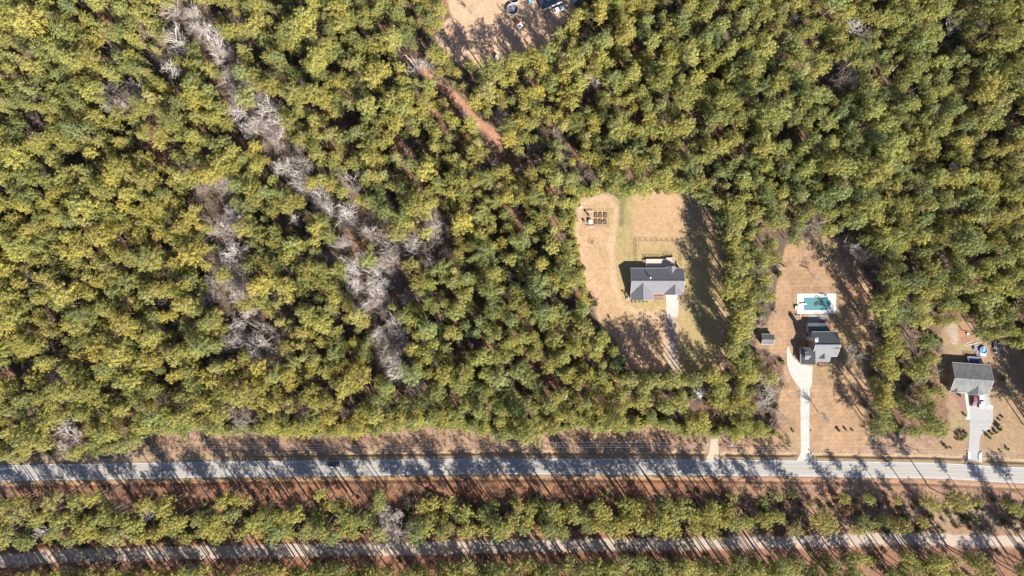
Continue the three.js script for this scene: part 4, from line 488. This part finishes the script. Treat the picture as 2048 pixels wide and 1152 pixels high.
{ const c = thing('playhouse', 'small playhouse with one red and one white roof panel on the sandy lot', 'playhouse', X(1037.5), 0, Z(51), 0.62); part(c, 'wall', bx(1.9, 1.5, 2.6, 0, 0.75, 0), M.white); part(c, 'roof_panel', slab([[-1.1, 2.2, 0], [1.1, 2.2, 0], [1.1, 1.5, -1.6], [-1.1, 1.5, -1.6]], 0.1), mat(0.6, 0.06, 0.04, 0.6)); part(c, 'roof_panel', slab([[-1.1, 2.2, 0.01], [1.1, 2.2, 0.01], [1.1, 1.5, 1.6], [-1.1, 1.5, 1.6]], 0.1), M.white); part(c, 'skylight', bx(0.8, 0.05, 0.6, 0, 1.93, 0.8), M.glass);
  const k = thing('tarp_canopy', 'large dark blue tarp canopy with white lower hem at the top edge', 'canopy', X(1098), 0, Z(1), 0.42); const pts = [[-4.2, -5], [4.2, -5], [4.2, 3.3], [-4.2, 3.3]]; const tm = grainMat(0.02, 0.028, 0.05, 0.5, 4, 0.5, 6); part(k, 'tarp', slab([[-4.4, 3.0, -2], [4.4, 3.0, -2], [4.4, 2.3, 3.2], [-4.4, 2.3, 3.2]], 0.06), tm); part(k, 'tarp', slab([[-4.4, 3.0, -2.01], [4.4, 3.0, -2.01], [4.4, 2.3, -7], [-4.4, 2.3, -7]], 0.06), tm); part(k, 'hem', bx(8.8, 0.12, 0.6, 0, 2.25, 3.5), M.white); for (const [x, z] of [[-4.1, -6.6], [4.1, -6.6], [4.1, 3.1], [-4.1, 3.1]]) part(k, 'pole', cyl(0.06, 0.06, 2.2, x, 0, z, 6), M.steel); part(k, 'hem_roll', bar([-4.2, 2.36, 3.4], [4.2, 2.36, 3.4], 0.2, 0.14, 7), M.white);
  for (const [px, py, l] of [[1061, 3.5, 'bright blue bin left of the dark tarp canopy'], [1150, 3, 'pale blue bin right of the dark tarp canopy']]) { const b = thing('plastic_bin', l, 'bin', X(px), 0, Z(py), 0.2); part(b, 'body', bx(1.5, 1.1, 1.3, 0, 0.55, 0, 0, 0.08), mat(0.05, 0.3, 0.75, 0.5)); part(b, 'lid', bx(1.6, 0.1, 1.4, 0, 1.15, 0, 0, 0.04), mat(0.12, 0.4, 0.8, 0.5)); }
  const br = thing('barrel', 'white barrel at the shaded lower end of the sandy lot', 'barrel', X(994), 0, Z(117)); part(br, 'drum', cyl(0.85, 0.85, 1.7, 0, 0, 0, 20), M.white); part(br, 'rim', (() => { const g = new THREE.TorusGeometry(0.85, 0.06, 6, 24); g.rotateX(Math.PI / 2); g.translate(0, 1.7, 0); return g; })(), M.trim);
  const gt = thing('green_tarp', 'crumpled green tarp between pines below the sandy lot', 'tarp', X(1012), 0, Z(173), 0.5); const tg = new THREE.PlaneGeometry(2.2, 1.8, 8, 8); { const p = tg.attributes.position; for (let i = 0; i < p.count; i++) p.setZ(i, 0.35 + 0.5 * noise(p.getX(i) * 1.5 + 9, p.getY(i) * 1.5)); } tg.rotateX(-Math.PI / 2); tg.computeVertexNormals(); part(gt, 'sheet', tg, mat(0.03, 0.2, 0.13, 0.6, { side: THREE.DoubleSide }));
  const pl = thing('white_crate', 'white crate among pines right of the red clay path', 'crate', X(957), 0, Z(188), 0.3); part(pl, 'body', bx(1.5, 0.9, 1.2, 0, 0.45, 0, 0, 0.05), M.white); part(pl, 'lid', bx(1.6, 0.1, 1.3, 0, 0.95, 0), M.white); }

// ------------------------------------------------------------------ garden and fences on the tan lawn
{
  const G = (a, b) => [1150 + a / 16.46, 400 + b / 16.46], beds = [[695, 505, 'upper left'], [840, 505, 'upper middle'], [1000, 512, 'upper right'], [690, 725, 'lower left'], [835, 730, 'lower middle'], [990, 728, 'lower right']];
  for (const [a, b, w] of beds) { const [px, py] = G(a, b), o = thing('raised_bed', `${w} raised wooden bed of the six in the garden plot`, 'raised bed', X(px), 0, Z(py), 0, 'raised garden beds'); for (const s of [-1, 1]) { part(o, 'side_board', bx(0.1, 0.45, 1.9, s * 0.56, 0.225, 0), M.darkWood); part(o, 'end_board', bx(1.02, 0.45, 0.1, 0, 0.225, s * 0.9), M.darkWood); } part(o, 'soil', bx(1.0, 0.3, 1.68, 0, 0.17, 0), M.soil); }
  const [gx, gy] = G(910, 725), gp = thing('green_planter', 'green leafy planter between the two lower right garden beds', 'planter', X(gx), 0, Z(gy)); part(gp, 'pot', cyl(0.25, 0.32, 0.4, 0, 0, 0, 14), M.green); part(gp, 'leaves', bushGeo(rngOf(3), 0.45, 0.9, 120, 0.2), leafMat(0.05, 0.2, 0.07));
  const [sx, sy] = G(500, 730), sh = thing('garden_table', 'white topped potting table at the left of the garden plot', 'table', X(sx), 0, Z(sy)); part(sh, 'table_top', bx(1.5, 0.08, 1.8, 0, 1.1, 0), M.white); for (const [x, z] of [[-0.65, -0.8], [0.65, -0.8], [-0.65, 0.8], [0.65, 0.8]]) part(sh, 'leg', bx(0.1, 1.06, 0.1, x, 0.53, z), M.darkWood); part(sh, 'shelf', bx(1.3, 0.06, 1.6, 0, 0.5, 0), M.deckWood);
  for (const [a, b, l] of [[360, 395, 'dark composter at the upper left corner of the garden plot'], [290, 690, 'dark barrel outside the left fence of the garden plot'], [450, 510, 'dark low tub inside the left half of the garden plot']]) { const [px, py] = G(a, b), o = thing('garden_barrel', l, 'barrel', X(px), 0, Z(py)); part(o, 'drum', cyl(0.4, 0.45, 0.8, 0, 0, 0, 14), mat(0.04, 0.035, 0.045, 0.7)); part(o, 'lid', cyl(0.47, 0.42, 0.08, 0, 0.8, 0, 14), mat(0.07, 0.06, 0.08, 0.7)); }
  const q = [[310, 385], [1110, 385], [1125, 880], [320, 895], [310, 385]].map(([a, b]) => { const [px, py] = G(a, b); return [X(px) - X(1190), Z(py) - Z(439)]; }); const f = thing('garden_fence', 'light wooden post and wire fence around the six raised beds', 'fence', X(1190), 0, Z(439)); railing(f, q, 0, 1.1, grainMat(0.3, 0.225, 0.16, 0.9, 2, 0.2, 12), 1.8, 0.45);
  part(f, 'gate_board', bx(2.6, 0.14, 0.12, q[0][0] + 2.6, 1.05, q[0][1] + 0.13), M.white); part(f, 'gate_board', bx(3.6, 0.14, 0.12, q[3][0] + 2.9, 1.05, q[3][1] + 0.15), M.white);
  const yf = thing('yard_fence', 'dark wooden post and rail fence behind the long grey house', 'fence', X(1315), 0, Z(500)); const yq = [[1272, 523], [1271.5, 481.5], [1358.5, 482.5], [1361, 531]].map(([a, b]) => [X(a) - X(1315), Z(b) - Z(500)]); railing(yf, yq, 0, 1.25, M.darkWood, 2.2, 0.9);
  const bench = thing('lawn_chairs', 'white folded garden bench at the wood edge near the garden plot', 'bench', X(1160.5), 0, Z(415), 0.5); part(bench, 'seat', bx(1.4, 0.06, 0.5, 0, 0.45, 0), M.white); part(bench, 'backrest', bx(1.4, 0.5, 0.06, 0, 0.75, -0.25), M.white); for (const x of [-0.6, 0.6]) part(bench, 'leg', bx(0.06, 0.44, 0.5, x, 0.22, 0), M.white); bench.name = 'garden_bench';
}
// ------------------------------------------------------------------ shrubs in the yards
{
  const r = rngOf(63), protos = [bushGeo(r, 0.9, 1.5, 190, 0.24), bushGeo(r, 0.9, 1.9, 190, 0.24), bushGeo(r, 1.0, 1.3, 190, 0.24)], gm = [leafMat(0.06, 0.085, 0.022), leafMat(0.09, 0.11, 0.03)];
  const stem = cyl(0.07, 0.05, 0.7, 0, 0, 0, 5);
  const add = (px, py, s, label, group, m = 0) => { const o = thing('shrub', label, 'shrub', X(px), 0, Z(py), r() * 6.28, group); o.scale.set(s, s, s); part(o, 'stem', stem, M.bark); part(o, 'foliage', protos[Math.floor(r() * 3)], gm[m]); };
  for (const [px, py, s] of [[1975.5, 873, 1.1], [1981.5, 868, 1.0], [1990, 863, 1.2], [1997, 857, 1.3], [1995, 849, 1.0], [1997, 839, 0.8], [2002.5, 833.5, 0.8]]) add(px, py, s, 'shrub in the curved row right of the asphalt driveway', 'curved row of shrubs', 1);
  for (const [px, py, s] of [[1913, 878, 0.8], [1920, 876, 1.4], [1926, 871, 1.3], [1930, 866, 1.1]]) add(px, py, s, 'shrub in the dark clump left of the asphalt driveway', 'clump of shrubs', 1);
  for (const [px, py, s, l] of [[1889, 893, 1.1, 'round shrub by the road left of the white gate pillars'], [1901, 896, 0.6, 'smallest round shrub by the road left of the white gate pillars'], [1929, 829, 0.9, 'dark round shrub at the end of the mulch bed'], [1917, 790, 1.1, 'green shrub at the house end of the mulch bed'], [2002, 757, 1.9, 'large shrub right of the brick house wall'], [2000, 903, 0.8, 'left of two small shrubs on the lawn beside the road at right'], [2013, 898, 1.0, 'right of two small shrubs on the lawn beside the road at right'], [1677, 861, 1.0, 'largest of three shrubs right of the concrete driveway'], [1690, 859, 0.85, 'middle of three shrubs right of the concrete driveway'], [1704, 860, 0.7, 'smallest of three shrubs right of the concrete driveway'], [1585, 861, 0.8, 'single shrub left of the concrete driveway'], [1622, 861, 0.4, 'tiny shrub at the right edge of the concrete driveway'], [1246, 583, 0.6, 'upper shrub at the corner path of the long grey house'], [1252, 591, 0.6, 'lower shrub at the corner path of the long grey house']]) add(px, py, s, l, undefined, 1);
  for (const px of [1264, 1271, 1279, 1287, 1294]) add(px, 603.5, 0.55, 'low shrub in the bed along the front of the long grey house', 'foundation shrubs', 1);
}
// ------------------------------------------------------------------ power line, mailbox, bucket
{
  const tops = [[-215, 1003], [-10, 978], [356, 892], [742, 897], [1112, 890], [1463, 893], [1838, 902], [2215, 915]], hp = 10.5, ends = [];
  tops.forEach(([px, py], i) => { const x = X(px, hp), z = Z(py, hp); ends.push([x, z]); if (i === 0) return; const names = ['', 'power pole south of the road at the left edge', 'power pole on the verge at the left where the lines cross the road', 'power pole on the verge above the dark car', 'power pole on the verge left of the gravel drive', 'power pole carrying a transformer beside the gravel drive', 'power pole under the pines between the two driveways', 'power pole beyond the right edge']; const o = thing('power_pole', names[i], 'power pole', x, 0, z); part(o, 'post', cyl(0.17, 0.12, hp + 0.3, 0, -0.1, 0, 8), M.poleWood); part(o, 'crossarm', bx(0.14, 0.14, 2.4, 0, hp - 0.5, 0), M.poleWood); for (const dz of [-1.05, 0, 1.05]) part(o, 'insulator', cyl(0.06, 0.05, 0.22, 0, hp - 0.43 + (dz ? 0 : 0.6), dz, 6), M.white); if (i === 5) { part(o, 'transformer', cyl(0.32, 0.32, 0.9, 0.5, hp - 2, 0, 12), M.steel); part(o, 'transformer', cyl(0.32, 0.32, 0.9, -0.5, hp - 2, 0, 12), M.steel); } });
  [-1.05, 0, 1.05].forEach((dz, k) => { const pts = []; for (let i = 1; i < ends.length; i++) { const [ax, az] = ends[i - 1], [bx_, bz] = ends[i]; for (let s = 0; s < 14; s++) { const f = s / 14; pts.push(new THREE.Vector3(ax + (bx_ - ax) * f, hp - 0.2 + (dz ? 0 : 0.6) - 4 * 1.2 * f * (1 - f), az + (bz - az) * f + dz)); } } const c = new THREE.CatmullRomCurve3(pts, false, 'catmullrom', 0.1), o = new THREE.Mesh(new THREE.TubeGeometry(c, pts.length * 2, 0.016, 4), M.wire); o.name = numbered('power_line'); tag(o, ['northern wire of the power line along the road', 'middle top wire of the power line along the road', 'southern wire of the power line along the road'][k], 'power line'); o.castShadow = o.receiveShadow = true; scene.add(o); });
  for (const [px, py, l] of [[1413, 888, 'white mailbox post left of the gravel drive'], [1622, 905, 'mailbox post at the concrete driveway mouth']]) { const o = thing('mailbox', l, 'mailbox', X(px), 0, Z(py)); part(o, 'post', bx(0.12, 1.1, 0.12, 0, 0.55, 0), M.white); part(o, 'box', bx(0.35, 0.35, 0.7, 0, 1.25, 0, 0, 0.1), M.white); }
  const b = thing('bucket', 'white bucket on the bare ground at lower right above the dirt road', 'bucket', X(1993), 0, Z(1042)); part(b, 'pail', cyl(0.4, 0.5, 0.8, 0, 0, 0, 14), M.white); part(b, 'rim', (() => { const g = new THREE.TorusGeometry(0.5, 0.05, 6, 16); g.rotateX(Math.PI / 2); g.translate(0, 0.8, 0); return g; })(), M.trim);
}
console.log('objects done');
renderer.render(scene, camera);
